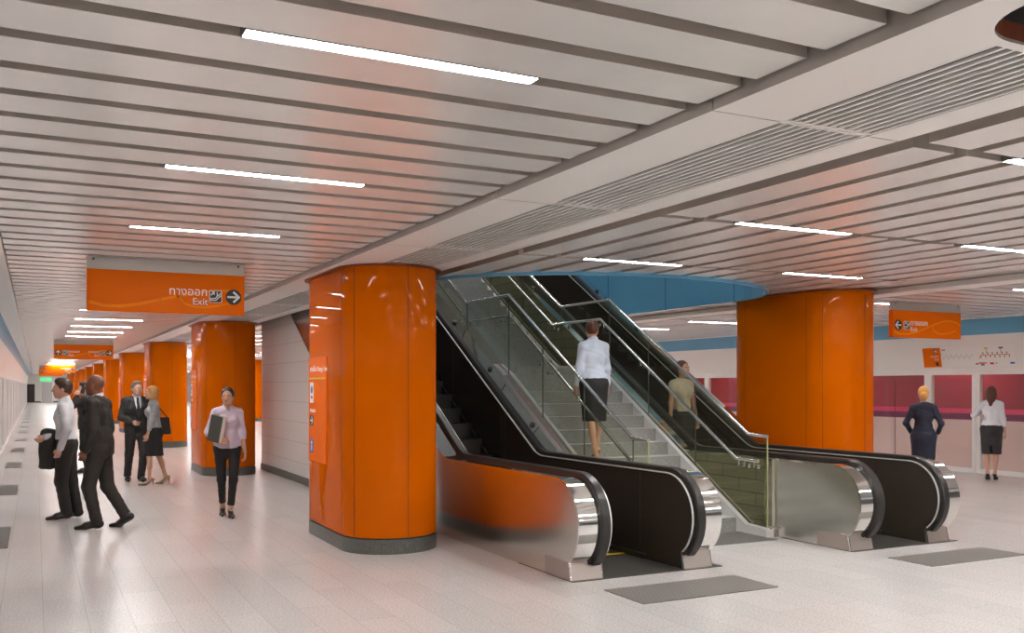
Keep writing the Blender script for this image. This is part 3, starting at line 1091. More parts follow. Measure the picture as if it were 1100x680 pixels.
    for i in range(-4, 24):
        if i <= 0:
            yy, z0, z1 = 10.25 + 0.4 * (i - 1), -0.05, 0.004 + 0.0
        else:
            yy, z0, z1 = 10.25 + 0.3425 * (i - 1), 0.2 * (i - 1) - 0.05, 0.2 * i
        mb = MB().box(xi0, xi1, 0, 0.42, -0.25, 0)
        mb.box(xi0, xi0 + 0.04, 0, 0.42, 0, 0.003).box(xi1 - 0.04, xi1, 0, 0.42, 0, 0.003)
        for k in range(24):
            x = xi0 + 0.05 + (xi1 - xi0 - 0.1) * k / 23
            mb.box(x - 0.006, x + 0.006, -0.003, 0.42, -0.19, 0.003)
        if st is None:
            mb.v = [(x - x0, y, z) for x, y, z in mb.v]
            st = put('step', mb, mat('step_metal', (0.075, 0.068, 0.06), 0.45, 0.7), o, False)
            s = st
        else:
            s = st.copy()
            COL.objects.link(s)
            s.parent = o
        s.location = (0, yy - 7.2, z1)
    return o


escalator(4.2, 5.755, 'escalator nearest the large orange column, its steel side mirroring the orange', False)
escalator(7.567, 9.06, 'second escalator beyond the stone stairs, in front of the far platform', True)

# ------------------------------------------------------------------ stairs between them
SX0, SX1 = 5.93, 7.43
T0, TG, TR = 8.79, 0.27, 0.165
o = thing('staircase', (6.68, T0, 0), 'pale granite staircase with a landing between the two escalators', 'stairs')
poly = []
y, z = T0, 0.0
for i in range(12):
    poly += [(y, z), (y, z + TR)]
    z += TR
    y += TG
y = 13.26
poly.append((y, z))
for i in range(17):
    poly += [(y, z), (y, z + TR)]
    z += TR
    y += TG
poly += [(19.2, z), (19.2, z - 0.2), (y - 0.2, z - 0.2)]
ylow = [(13.4, 1.75), (11.8, 1.75), (9.0, 0.0)]
poly += ylow
mb = MB().prism([(a, max(b, 0.0)) for a, b in poly], SX0, SX1, 'x')
mb.v = [(x - 6.68, y - T0, z) for x, y, z in mb.v]
st_ = put('steps', mb, STAIR_STONE, o, False)
st_.data.materials.append(RISER_SHADE)
for pl in st_.data.polygons:
    if pl.normal.y < -0.9:
        pl.material_index = 1
ctop = [(8.27, 0.09), (8.62, 0.105), (11.62, 1.87), (12.0, 2.04), (13.10, 2.04), (13.3, 2.13), (18.4, 5.13), (19.2, 5.15)]
cpoly = ctop + [(19.2, 4.6), (18.4, 4.6), (13.4, 1.7), (11.8, 1.7), (9.0, 0.0), (8.27, 0.0)]
for a, c, nm in ((5.765, SX0 + 0.001, 'curb'), (SX1 - 0.001, 7.562, 'curb')):
    mb = MB().prism(cpoly, a, c, 'x')
    mb.v = [(x - 6.68, y - T0, z) for x, y, z in mb.v]
    put(nm, mb, CURB, o, False)
gt = [(y, z + 0.004) for y, z in ctop]
mb = MB().ribbon(gt[2:3] + gt[1:2] if False else [(8.9, 0.275), (11.62, 1.876)], [(8.9, 0.265), (11.62, 1.866)], 5.766, 5.862)
mb.v = [(x - 6.68, y - T0, z) for x, y, z in mb.v]
put('curb_plate', mb, GUTTER, o, False)

# ------------------------------------------------------------------ glass balustrades
def interp(path, y):
    for (a, b), (c, d) in zip(path, path[1:]):
        if a <= y <= c:
            return b + (d - b) * (y - a) / (c - a)
    return path[-1][1] if y > path[-1][0] else path[0][1]


TOPR = [(8.33, 1.142), (8.645, 1.157), (11.665, 2.985), (13.085, 2.99), (18.3, 6.06)]
LOWR = [(8.39, 0.858), (8.76, 0.866), (11.77, 2.705), (13.20, 2.71), (18.3, 5.73)]


def balustrade(xg, inn, label, gm, joints):
    o = thing('glass_balustrade', (xg, 8.33, 0), label, 'balustrade', 'glass balustrades of the stairs')
    def L(mb):
        mb.v = [(x - xg, y - 8.33, z) for x, y, z in mb.v]
        return mb
    base = [(y, z - 0.02) for y, z in ctop]
    js = [8.33] + joints + [18.2]
    kn = sorted({p[0] for p in ctop} | {p[0] for p in TOPR})
    for a, c in zip(js, js[1:]):
        ys = [a + 0.003] + [k for k in kn if a + 0.01 < k < c - 0.01] + [c - 0.003]
        poly = [(y, interp(base, y)) for y in ys] + [(y, interp(TOPR, y) - 0.012) for y in reversed(ys)]
        put('pane', L(MB().prism(poly, xg - 0.006, xg + 0.006, 'x')), gm, o, False)
    put('glass_edge', L(MB().box(xg - 0.0065, xg + 0.0065, 8.322, 8.334, 0.09, 1.13)), GLASS_EDGE, o, False)
    for j in joints:
        jm = MB().box(xg - 0.007, xg + 0.007, j - 0.004, j + 0.004, interp(base, j), interp(TOPR, j) - 0.02)
        put('joint', L(jm), mat('glass_joint', (0.08, 0.08, 0.07), 0.5), o, False)
    put('top_rail', L(MB().tube([(xg, y, z) for y, z in TOPR], 0.021, 12)), RAIL, o)
    put('shoe', L(MB().ribbon([(y, z + 0.012) for y, z in ctop], [(y, z - 0.004) for y, z in ctop], xg - 0.02, xg + 0.02)), RAIL, o, False)
    xl = xg + inn * 0.085
    lr = put('handrail', L(MB().tube([(xl, y, z) for y, z in LOWR], 0.0205, 12)), RAIL, o)
    for yb in (8.46, 8.62, 8.72, 10.55, 10.75, 11.68, 11.9, 13.15, 13.35, 15.1, 15.3, 17.0):
        z = interp(LOWR, yb)
        b = MB().tube([(xg + inn * 0.006, yb, z - 0.075), (xl, yb, z - 0.075), (xl, yb, z - 0.015)], 0.008, 8)
        b.cyl((xg + inn * 0.004, yb, z - 0.075), (xg + inn * 0.016, yb, z - 0.075), 0.024, 14)
        put('bracket', L(b), RAIL, lr)
    return o


balustrade(5.85, 1, 'glass balustrade with steel handrail between the near escalator and the stairs', GLASS_CLEAR, [8.62, 9.65, 10.68, 11.66, 13.07, 14.4, 15.7, 17.0])
bb = balustrade(7.5, -1, 'olive tinted glass balustrade with handrail between the stairs and the second escalator', GLASS_OLIVE, [9.65, 10.68, 11.66, 13.07, 14.4, 15.7, 17.0])
put('end_post', MB().box(0.045, 0.066, -0.03, 0.10, 0.0, 0.88), STEEL, bb, False)
put('post_shoe', MB().box(0.045, 0.0665, -0.09, 0.10, 0.0, 0.085), GUTTER, bb, False)

# ------------------------------------------------------------------ floor mats and insets
def floor_mat(name, x0, x1, y0, y1, m, label, cat, group=None):
    o = put(name, MB().box(-(x1 - x0) / 2, (x1 - x0) / 2, -(y1 - y0) / 2, (y1 - y0) / 2, 0.0004, 0.006), m, None, False, loc=((x0 + x1) / 2, (y0 + y1) / 2, 0))
    return tag(o, label, cat, group)


floor_mat('floor_mat', 4.275, 5.67, 6.16, 6.735, MAT_RIB, 'grey ribbed warning mat on the floor in front of the nearest escalator', 'floor mat', 'warning mats at the escalators')
floor_mat('floor_mat', 7.62, 9.02, 6.205, 6.715, MAT_RIB, 'grey ribbed warning mat on the floor in front of the second escalator', 'floor mat', 'warning mats at the escalators')
floor_mat('floor_mat', 5.97, 7.415, 8.075, 8.72, MAT_STUD, 'studded grey warning mat at the foot of the granite stairs', 'floor mat', 'warning mats at the escalators')
for k in range(17):
    y = 11.34 + 5.55 * k
    lbs = ['grey inset floor tile closest to the viewer, at the picture edge', 'second grey inset floor tile along the platform screen, by the white-shirted man\'s feet', 'third grey inset floor tile along the platform screen',
           'fourth grey inset floor tile along the platform screen', 'fifth grey inset floor tile along the platform screen', 'sixth grey inset floor tile along the platform screen', 'seventh grey inset floor tile along the platform screen']
    floor_mat('floor_inset', -0.58, -0.262, y, y + 1.7, PAVER, lbs[k] if k < len(lbs) else 'small far grey inset floor tile along the platform screen', 'floor tile', 'grey insets along the platform screen')
# ------------------------------------------------------------------ people: implicit surfaces meshed by surface nets
def vec(*a):
    return np.array(a, dtype=np.float32)


def smin(a, b, k):
    h = np.clip(0.5 + 0.5 * (b - a) / k, 0, 1)
    return b + (a - b) * h - k * h * (1 - h)


class Sdf:
    def __init__(s):
        s.p = []
        s.cuts = []

    def cap(s, a, b, ra, rb, k=0.02):
        a, b = np.asarray(a, np.float32), np.asarray(b, np.float32)
        ab = b - a
        l2 = float(ab @ ab) + 1e-9
        def f(P):
            q = P - a
            h = np.clip(q @ ab / l2, 0, 1)
            return np.linalg.norm(q - h[:, None] * ab, axis=1) - (ra + (rb - ra) * h)
        s.p.append((f, (a + b) / 2, math.sqrt(l2) / 2 + max(ra, rb), k))
        return s

    def ecap(s, a, b, wa, wb, side=(1, 0, 0), k=0.03):
        """tapered capsule of elliptical section; wa, wb = (half width along side, half depth)"""
        a, b = np.asarray(a, np.float32), np.asarray(b, np.float32)
        ab = b - a
        L = float(np.linalg.norm(ab)) + 1e-6
        t = ab / L
        u = np.asarray(side, np.float32)
        u = u - t * (u @ t)
        u /= np.linalg.norm(u)
        v = np.cross(t, u)
        def f(P):
            q = P - a
            h0 = q @ t
            h = np.clip(h0 / L, 0, 1)
            w = wa[0] + (wb[0] - wa[0]) * h
            d = wa[1] + (wb[1] - wa[1]) * h
            ex = h0 - h * L
            m = np.minimum(w, d)
            return (np.sqrt((q @ u / w) ** 2 + (q @ v / d) ** 2 + (ex / m) ** 2) - 1) * m
        s.p.append((f, (a + b) / 2, L / 2 + max(*wa, *wb), k))
        return s

    def ell(s, c, r, rot=None, k=0.015):
        c = np.asarray(c, np.float32)
        r_ = np.asarray(r, np.float32)
        M = np.eye(3, dtype=np.float32) if rot is None else np.asarray(rot, np.float32)
        def f(P):
            q = (P - c) @ M
            n = np.linalg.norm(q / r_, axis=1)
            g = np.linalg.norm(q / (r_ * r_), axis=1) + 1e-6
            return n * (n - 1) / g
        s.p.append((f, c, float(max(r)), k))
        return s

    def cut(s, fn):
        """keep only where fn(P) < 0"""
        s.cuts.append(fn)
        return s

    def plane(s, p, n):
        p, n = np.asarray(p, np.float32), np.asarray(n, np.float32)
        n = n / np.linalg.norm(n)
        return s.cut(lambda P: (P - p) @ n)

    def carve(s, other, k=0.0):
        """remove the solid of another Sdf"""
        return s.cut(lambda P: -other(P))

    def __call__(s, P):
        d = np.full(len(P), 0.6, np.float32)
        for f, c, rad, k in s.p:
            dist = np.linalg.norm(P - c, axis=1)
            m = dist < rad + 0.12 + k
            if m.any():
                d[m] = smin(d[m], f(P[m]).astype(np.float32), k)
        for c in s.cuts:
            d = np.maximum(d, c(P))
        return d

    def bounds(s):
        lo = np.min([c - r for _, c, r, _ in s.p], axis=0)
        hi = np.max([c + r for _, c, r, _ in s.p], axis=0)
        return lo - 0.02, hi + 0.02


def surface(sdf, h, name):
    lo, hi = sdf.bounds()
    B = 4
    nb = np.ceil((hi - lo) / (h * B)).astype(int) + 1
    n = nb * B + 1
    ax = [lo[i] + h * B * (np.arange(nb[i]) + 0.5) for i in range(3)]
    G = np.stack(np.meshgrid(*ax, indexing='ij'), -1).reshape(-1, 3).astype(np.float32)
    act = np.abs(sdf(G)) < h * B * 1.9
    V = np.full(n, 0.5, np.float32)
    # inside blocks far from the surface must read negative
    sg = sdf(G).reshape(nb)
    V[:-1, :-1, :-1] = np.repeat(np.repeat(np.repeat(sg, B, 0), B, 1), B, 2)
    ids = np.argwhere(act.reshape(nb))
    off = np.stack(np.meshgrid(*[np.arange(B + 1)] * 3, indexing='ij'), -1).reshape(-1, 3)
    I = (ids[:, None, :] * B + off[None]).reshape(-1, 3)
    flat_i = (I[:, 0] * n[1] + I[:, 1]) * n[2] + I[:, 2]
    flat_i = np.unique(flat_i)
    iz = flat_i % n[2]
    iy = (flat_i // n[2]) % n[1]
    ix = flat_i // (n[1] * n[2])
    P = (np.stack([ix, iy, iz], 1) * h + lo).astype(np.float32)
    out = np.empty(len(P), np.float32)
    for q in range(0, len(P), 200000):
        out[q:q + 200000] = sdf(P[q:q + 200000])
    V.reshape(-1)[flat_i] = out
    inside = V < 0
    c = np.zeros(tuple(n - 1), np.int8)
    for dx in (0, 1):
        for dy in (0, 1):
            for dz in (0, 1):
                c += inside[dx:n[0] - 1 + dx, dy:n[1] - 1 + dy, dz:n[2] - 1 + dz]
    cells = np.argwhere((c > 0) & (c < 8))
    idx = np.full(tuple(n - 1), -1, np.int64)
    idx[tuple(cells.T)] = np.arange(len(cells))
    acc = np.zeros((len(cells), 3), np.float32)
    cnt = np.zeros(len(cells), np.float32)
    corners = [(x, y, z) for x in (0, 1) for y in (0, 1) for z in (0, 1)]
    cv = {q: V[cells[:, 0] + q[0], cells[:, 1] + q[1], cells[:, 2] + q[2]] for q in corners}
    for a in corners:
        for i in range(3):
            if a[i] == 0:
                b = tuple(1 if j == i else a[j] for j in range(3))
                va, vb = cv[a], cv[b]
                m = (va < 0) != (vb < 0)
                t = np.where(m, va / np.where(m, va - vb, 1), 0)
                pa = np.array(a, np.float32)[None] + t[:, None] * (np.array(b) - np.array(a))[None]
                acc += pa * m[:, None]
                cnt += m
    verts = (cells + acc / np.maximum(cnt, 1)[:, None]) * h + lo
    faces = []
    for i in range(3):
        j, k = (i + 1) % 3, (i + 2) % 3
        sl0 = [slice(None)] * 3
        sl1 = [slice(None)] * 3
        sl0[i] = slice(0, n[i] - 1)
        sl1[i] = slice(1, n[i])
        A, Bm = inside[tuple(sl0)], inside[tuple(sl1)]
        E = np.argwhere(A != Bm)
        E = E[(E[:, j] > 0) & (E[:, k] > 0) & (E[:, j] < n[j] - 1) & (E[:, k] < n[k] - 1)]
        if not len(E):
            continue
        sgn = A[tuple(E.T)]
        def cell(dj, dk):
            q = E.copy()
            q[:, j] -= dj
            q[:, k] -= dk
            return idx[tuple(q.T)]
        quad = np.stack([cell(1, 1), cell(0, 1), cell(0, 0), cell(1, 0)], 1)
        quad[~sgn] = quad[~sgn][:, ::-1]
        faces.append(quad)
    F = np.concatenate(faces)
    F = F[(F >= 0).all(1)]
    me = bpy.data.meshes.new(name)
    me.vertices.add(len(verts))
    me.vertices.foreach_set('co', verts.astype(np.float32).ravel())
    me.loops.add(len(F) * 4)
    me.loops.foreach_set('vertex_index', F.astype(np.int32).ravel())
    me.polygons.add(len(F))
    me.polygons.foreach_set('loop_start', np.arange(0, len(F) * 4, 4, dtype=np.int32))
    me.polygons.foreach_set('use_smooth', np.ones(len(F), bool))
    me.update()
    me.validate()
    return me


def unit(v):
    v = np.asarray(v, float)
    return v / (np.linalg.norm(v) + 1e-9)


def ik(a, t, l1, l2, pole):
    a, t = np.asarray(a, float), np.asarray(t, float)
    d = t - a
    L = np.linalg.norm(d)
    if L > (l1 + l2) * 0.999:
        t = a + d / L * (l1 + l2) * 0.999
        d = t - a
        L = np.linalg.norm(d)
    n = d / L
    p = np.asarray(pole, float)
    p = unit(p - n * (p @ n))
    x = (l1 * l1 - l2 * l2 + L * L) / (2 * L)
    return a + n * x + p * math.sqrt(max(l1 * l1 - x * x, 0)), t


def rotz(a):
    c, s = math.cos(R(a)), math.sin(R(a))
    return np.array([[c, -s, 0], [s, c, 0], [0, 0, 1]])


def rotx(a):
    c, s = math.cos(R(a)), math.sin(R(a))
    return np.array([[1, 0, 0], [0, c, -s], [0, s, c]])


HS = 1.06         # head size


class Figure:
    """a posed person; local +Y is where the figure faces, +X its own right hand side"""

    def __init__(s, H=1.75, female=False, lean=0.0, twist=0.0, feet=None, hands=None, elbows=None, head=(0, 0), heel=0.0, drop=0.0, shift=(0, 0), handdir=(None, None), curl=(25, 25)):
        s.k = H / (1.75 + heel * 0.9)
        s.H, s.f, s.heel = H, female, heel
        s.sw = 0.152 if female else 0.178       # shoulder half width
        s.hw = 0.098 if female else 0.09        # hip joint half width
        up = heel * 0.9
        px, py = shift
        T = rotz(twist)
        Lr = rotx(-lean)
        z0 = 0.93 + up - drop
        s.pel = np.array([px, py, z0 + 0.03])
        def tor(x, y, z):       # torso point given relative to the pelvis
            return s.pel + T @ (Lr @ np.array([x, y, z]))
        s.T = T
        s.side = T @ np.array([1, 0, 0])
        s.fwd = T @ np.array([0, 1, 0])
        s.waist = tor(0, 0.005, 0.13)
        s.chest = tor(0, 0.012, 0.33)
        s.upper = tor(0, 0.0, 0.45)
        s.neck = tor(0, -0.005, 0.545)
        s.sh = [tor(-s.sw, -0.008, 0.462), tor(s.sw, -0.008, 0.462)]
        hd = tor(0, 0.028, 0.625)
        s.hc = hd + np.array([0, 0, 0.055])     # head centre
        s.hR = T @ rotz(head[0]) @ rotx(-head[1])
        s.hip = [s.pel + np.array([-s.hw, 0, -0.03]), s.pel + np.array([s.hw, 0, -0.03])]
        s.feet = []
        s.knee, s.ank = [], []
        feet = feet or [(-0.1, 0.06, 0, 6, 0), (0.1, 0.06, 0, -6, 0)]
        for i, (x, y, z, yaw, pitch) in enumerate(feet):
            p = pitch + heel * 430
            f = rotz(yaw) @ np.array([0, 1, 0])
            ball = np.array([x, y, z + 0.026])
            def fp(b, w):
                c, sn = math.cos(R(p)), math.sin(R(p))
                return ball + f * (b * c + w * sn) + np.array([0, 0, -b * sn + w * c])
            ank = fp(-0.115, 0.062)
            kn, ank2 = ik(s.hip[i], ank, 0.445, 0.405, f * 1.0 + np.array([0, 0.2, 0.0]))
            s.knee.append(kn)
            s.ank.append(ank2)
            s.feet.append((ank2, fp(-0.15, 0.012), ball, ball + f * 0.075 + np.array([0, 0, -0.004]), f, p, z))
        hands = hands or [(-0.25, 0.06, 0.82), (0.25, 0.06, 0.82)]
        elbows = elbows or [(-0.6, -1, 0), (0.6, -1, 0)]
        s.elb, s.wri = [], []
        s.hdir = []
        for i in (0, 1):
            e, w = ik(s.sh[i], hands[i], 0.29, 0.255, elbows[i])
            s.elb.append(e)
            s.wri.append(w)
            s.hdir.append(unit(w - e) if handdir[i] is None else unit(handdir[i]))
        s.curl = curl

    # --- shapes shared by skin and clothes
    def torso(s, S, g, top=True, k=0.05):
        f = s.f
        sd = s.side
        S.ecap(s.pel + (0, 0, -0.05), s.pel + (0, 0, 0.04), ((0.155 if f else 0.15) + g, 0.105 + g), ((0.158 if f else 0.15) + g, 0.105 + g), sd, k)
        S.ecap(s.pel + (0, 0, 0.03), s.waist, ((0.15 if f else 0.148) + g, 0.10 + g), ((0.115 if f else 0.138) + g, 0.085 + g), sd, k)
        S.ecap(s.waist, s.chest, ((0.115 if f else 0.138) + g, 0.085 + g), ((0.135 if f else 0.165) + g, 0.102 + g), sd, k)
        S.ecap(s.chest, s.upper, ((0.135 if f else 0.165) + g, 0.102 + g), ((0.125 if f else 0.15) + g, 0.078 + g), sd, k)
        if top:
            S.cap(s.neck + (0, 0, -0.04), s.sh[0], 0.05 + g, 0.04 + g, 0.05)
            S.cap(s.neck + (0, 0, -0.04), s.sh[1], 0.05 + g, 0.04 + g, 0.05)
        if f:
            for q in (-1, 1):
                S.ell(s.chest + s.side * 0.066 * q + s.fwd * 0.078 + (0, 0, 0.0), (0.058 + g, 0.05 + g, 0.058 + g), None, 0.04)
        return S

    def arm(s, S, i, g0, g1, to=1.0, k=0.035):
        e, w = s.elb[i], s.wri[i]
        r = 0.9 if s.f else 1.0
        S.cap(s.sh[i], e, 0.05 * r + g0, 0.038 * r + g0, k)
        S.cap(e, e + (w - e) * to, 0.038 * r + g1, (0.038 + (0.027 - 0.038) * to) * r + g1, k)
        return S

    def leg(s, S, i, g, k=0.04, low=0.0):
        r = 0.95 if s.f else 1.0
        S.cap(s.hip[i], s.knee[i], 0.085 * r + g, 0.054 * r + g, k)
        S.cap(s.knee[i], s.ank[i], 0.052 * r + g, 0.036 * r + g + low, k)
        ax = unit(s.ank[i] - s.knee[i])
        bk = unit(-s.fwd + ax * (s.fwd @ ax))
        S.cap(s.knee[i] + ax * 0.09 + bk * 0.008, s.knee[i] + ax * 0.19 + bk * 0.010, 0.045 * r + g, 0.043 * r + g, 0.04)
        return S

    def hd(s, x, y, z):
        return s.hc + s.hR @ (np.array([x, y, z]) * HS)

    def body(s):
        S = Sdf()
        f = s.f
        s.torso(S, -0.012)
        S.cap(s.neck + (0, 0, -0.06), s.hd(0, -0.018, -0.07), 0.056 if not f else 0.047, 0.053 if not f else 0.044, 0.03)
        for i in (0, 1):
            s.arm(S, i, -0.004, 0.0)
            s.leg(S, i, -0.004)
            a, hl, ball, toe, fw, p, z = s.feet[i]
            S.cap(a, hl + (0, 0, 0.018), 0.035, 0.028, 0.02).cap(hl + (0, 0, 0.012), ball + (0, 0, 0.008), 0.027, 0.027, 0.02).cap(ball + (0, 0, 0.004), toe + (0, 0, 0.004), 0.026, 0.018, 0.02)
            s.hand(S, i)
        # head: skull, face, jaw, nose, brow, cheeks, ears
        M = s.hR
        w = 0.94 if f else 1.0
        S.ell(s.hd(0, -0.012, 0.028), tuple(HS * r_ for r_ in (0.074 * w, 0.094, 0.088)), M, 0.02)
        S.ell(s.hd(0, 0.028, -0.02), tuple(HS * r_ for r_ in (0.061 * w, 0.066, 0.088)), M, 0.025)
        S.ell(s.hd(0, 0.052, -0.082), tuple(HS * r_ for r_ in (0.034 * w, 0.032, 0.026)), M, 0.03)
        S.cap(s.hd(-0.045 * w, 0.0, -0.05), s.hd(-0.012, 0.055, -0.083), 0.022, 0.02, 0.025)
        S.cap(s.hd(0.045 * w, 0.0, -0.05), s.hd(0.012, 0.055, -0.083), 0.022, 0.02, 0.025)
        S.cap(s.hd(0, 0.089, 0.012), s.hd(0, 0.108, -0.026), 0.0075, 0.0125, 0.012)
        S.cap(s.hd(-0.013, 0.093, -0.031), s.hd(0.013, 0.093, -0.031), 0.0085, 0.0085, 0.01)
        S.cap(s.hd(-0.036, 0.078, 0.022), s.hd(0.036, 0.078, 0.022), 0.011, 0.011, 0.016)
        for q in (-1, 1):
            S.ell(s.hd(q * 0.040 * w, 0.062, -0.022), tuple(HS * r_ for r_ in (0.02, 0.018, 0.02)), M, 0.02)
            S.ell(s.hd(q * 0.073 * w, -0.012, -0.008), tuple(HS * r_ for r_ in (0.009, 0.02, 0.031)), M, 0.008)
        S.ell(s.hd(0, 0.083, -0.056), tuple(HS * r_ for r_ in (0.022, 0.012, 0.011)), M, 0.01)
        return S

    def hand(s, S, i):
        w, d = s.wri[i], s.hdir[i]
        q = -1 if i == 0 else 1
        inward = unit(-q * s.side + 0.25 * s.fwd)
        pn = unit(inward - d * (inward @ d))
        sd = np.cross(d, pn)
        if sd @ s.fwd + 0.3 * sd[2] < 0:
            sd = -sd               # thumb side
        S.ecap(w, w + d * 0.075, (0.027, 0.017), (0.036, 0.014), sd, 0.015)
        c = s.curl[i]
        for n, (o, L) in enumerate(((0.029, 0.072), (0.010, 0.08), (-0.009, 0.075), (-0.027, 0.06))):
            b = w + d * 0.082 + sd * o
            a1, a2 = R(c * (1 + 0.12 * n)), R(c * 2.1 * (1 + 0.1 * n))
            d1 = d * math.cos(a1) + pn * math.sin(a1)
            d2 = d * math.cos(a2) + pn * math.sin(a2)
            m = b + d1 * L * 0.52
            S.cap(b - d * 0.015, m, 0.0095, 0.0085, 0.006).cap(m, m + d2 * L * 0.48, 0.0085, 0.007, 0.006)
        b = w + d * 0.02 + sd * 0.024
        m = b + unit(d * 0.75 + sd * 0.6 + pn * 0.35) * 0.042
        S.cap(b, m, 0.0125, 0.0105, 0.012).cap(m, m + unit(d + pn * 0.3) * 0.032, 0.0105, 0.008, 0.006)
        return S


def shirtcut(fig, S, v=0.0, low=0.0):
    """open the neck of a garment; v deepens a V at the front"""
    N = Sdf().cap(fig.neck + (0, 0, 0.0) + fig.fwd * 0.006, fig.neck + fig.fwd * 0.03 + (0, 0, 0.2), 0.058 + low, 0.075 + low, 0.01)
    S.carve(N)
    if v:
        a, dn = fig.neck + fig.fwd * 0.075, fig.neck - np.array([0, 0, v]) + fig.fwd * 0.15
        W = Sdf().cap(a, dn, 0.05, 0.004, 0.01)
        S.carve(W)
    return S


def folds(S, amp, dirs):
    """gentle cloth ripples added to every distance"""
    base = S.__call__
    D = np.asarray(dirs, np.float32)
    class F(Sdf):
        def __init__(q):
            q.p, q.cuts = S.p, S.cuts
        def __call__(q, P):
            return base(P) + amp * (np.sin(P @ D[0]) * np.sin(P @ D[1] + 1.3 * np.sin(P @ D[2]))).astype(np.float32)
    return F()


FOLD = [(38, 12, 21), (-14, 33, 40), (9, -17, 26)]


class Person:
    def __init__(s, fig, loc, heading, label, skin, name='person', group=None, h=0.008):
        s.g, s.h = fig, h
        s.root = thing(name, loc, label, 'person', group, R(heading))
        s.skin = skin
        s.add('body', fig.body(), skin, min(h, 0.0072))

    def add(s, name, S, m, h=None, parent=None):
        me = surface(S, h or s.h, name)
        me.transform(Matrix.Scale(s.g.k, 4))
        return put(name, me, m, parent or s.root)

    def solid(s, name, mb, m, parent=None):
        me = mb.mesh(name) if isinstance(mb, MB) else mb
        me.transform(Matrix.Scale(s.g.k, 4))
        for p in me.polygons:
            p.use_smooth = True
        me.set_sharp_from_angle(angle=R(40))
        return put(name, me, m, parent or s.root)

    # --- face
    def face(s, brow=(0.05, 0.03, 0.02), lip=(0.45, 0.16, 0.13)):
        g = s.g
        bm_ = mat('brow_%d' % int(brow[0] * 1000), brow, 0.7)
        for q in (-1, 1):
            S = Sdf().ell(g.hd(q * 0.031, 0.081, 0.0), tuple(HS * r_ for r_ in (0.0145, 0.011, 0.0085)), g.hR)
            e = s.add('eye', S, mat('eye_white', (0.75, 0.72, 0.68), 0.25), 0.003)
            S = Sdf().ell(g.hd(q * 0.031, 0.0895, 0.0), tuple(HS * r_ for r_ in (0.0068, 0.0045, 0.0068)), g.hR)
            s.add('iris', S, mat('eye_dark', (0.03, 0.018, 0.012), 0.2), 0.0022, e)
            S = Sdf().cap(g.hd(q * 0.017, 0.0915, 0.021), g.hd(q * 0.046, 0.082, 0.022), 0.0045, 0.0035)
            s.add('eyebrow', S, bm_, 0.003)
        S = Sdf().ell(g.hd(0, 0.092, -0.0525), tuple(HS * r_ for r_ in (0.021, 0.0075, 0.0045)), g.hR, 0.004).ell(g.hd(0, 0.092, -0.061), tuple(HS * r_ for r_ in (0.017, 0.0075, 0.005)), g.hR, 0.004)
        s.add('lips', S, mat('lips_%d' % int(lip[0] * 1000), lip, 0.45), 0.003)

    def hair(s, m, style):
        g = s.g
        M = g.hR
        S = Sdf()
        F = Sdf()
        S.ell(g.hd(0, -0.018, 0.035), tuple(HS * r_ for r_ in (0.083, 0.102, 0.095)), M, 0.02)
        if style == 'short':
            S.ell(g.hd(0, 0.03, 0.1), tuple(HS * r_ for r_ in (0.066, 0.05, 0.032)), M, 0.03)
            S.ell(g.hd(0, -0.06, -0.02), tuple(HS * r_ for r_ in (0.066, 0.05, 0.06)), M, 0.02)
            F.ell(g.hd(0, 0.09, -0.03), tuple(HS * r_ for r_ in (0.10, 0.105, 0.105)), M)
            F.ell(g.hd(0, 0.0, -0.10), tuple(HS * r_ for r_ in (0.12, 0.10, 0.072)), M)
        elif style == 'back':        # pulled tight to the back with a small knot
            S.ell(g.hd(0, -0.115, 0.045), tuple(HS * r_ for r_ in (0.04, 0.035, 0.04)), M, 0.015)
            F.ell(g.hd(0, 0.095, -0.035), tuple(HS * r_ for r_ in (0.09, 0.105, 0.122)), M)
            F.ell(g.hd(0, 0.0, -0.115), tuple(HS * r_ for r_ in (0.12, 0.12, 0.075)), M)
        elif style == 'bun':
            S.ell(g.hd(0.01, -0.115, -0.02), tuple(HS * r_ for r_ in (0.055, 0.045, 0.055)), M, 0.02)
            F.ell(g.hd(0, 0.10, -0.03), tuple(HS * r_ for r_ in (0.10, 0.105, 0.115)), M)
            F.ell(g.hd(0, 0.0, -0.13), tuple(HS * r_ for r_ in (0.12, 0.12, 0.065)), M)
        elif style == 'bob':
            S.ell(g.hd(0, -0.045, -0.03), tuple(HS * r_ for r_ in (0.09, 0.078, 0.115)), M, 0.03)
            S.cap(g.hd(-0.076, 0.0, 0.02), g.hd(-0.07, 0.005, -0.10), 0.024, 0.02, 0.03).cap(g.hd(0.076, 0.0, 0.02), g.hd(0.07, 0.005, -0.10), 0.024, 0.02, 0.03)
            S.cap(g.hd(-0.05, 0.06, 0.085), g.hd(0.07, 0.045, 0.05), 0.022, 0.018, 0.02)
            F.ell(g.hd(0, 0.105, -0.045), tuple(HS * r_ for r_ in (0.068, 0.10, 0.115)), M)
            F.ell(g.hd(0, 0.02, -0.14), tuple(HS * r_ for r_ in (0.06, 0.10, 0.08)), M)
        elif style == 'long':
            S.ell(g.hd(0, -0.05, -0.05), tuple(HS * r_ for r_ in (0.088, 0.075, 0.13)), M, 0.03)
            S.cap(g.hd(0.0, -0.085, -0.06), g.hd(0.01, -0.10, -0.22), 0.07, 0.03, 0.04)
            S.cap(g.hd(0.06, -0.05, -0.02), g.hd(0.05, -0.075, -0.20), 0.035, 0.02, 0.04)
            F.ell(g.hd(0, 0.105, -0.045), tuple(HS * r_ for r_ in (0.072, 0.10, 0.115)), M)
        S.carve(F)
        R_ = M
        D = [tuple(R_ @ np.array(v)) for v in ((150, 20, 30), (60, 40, 90), (20, 90, 10))]
        return s.add('hair', folds(S, 0.0022, D), m, 0.006)

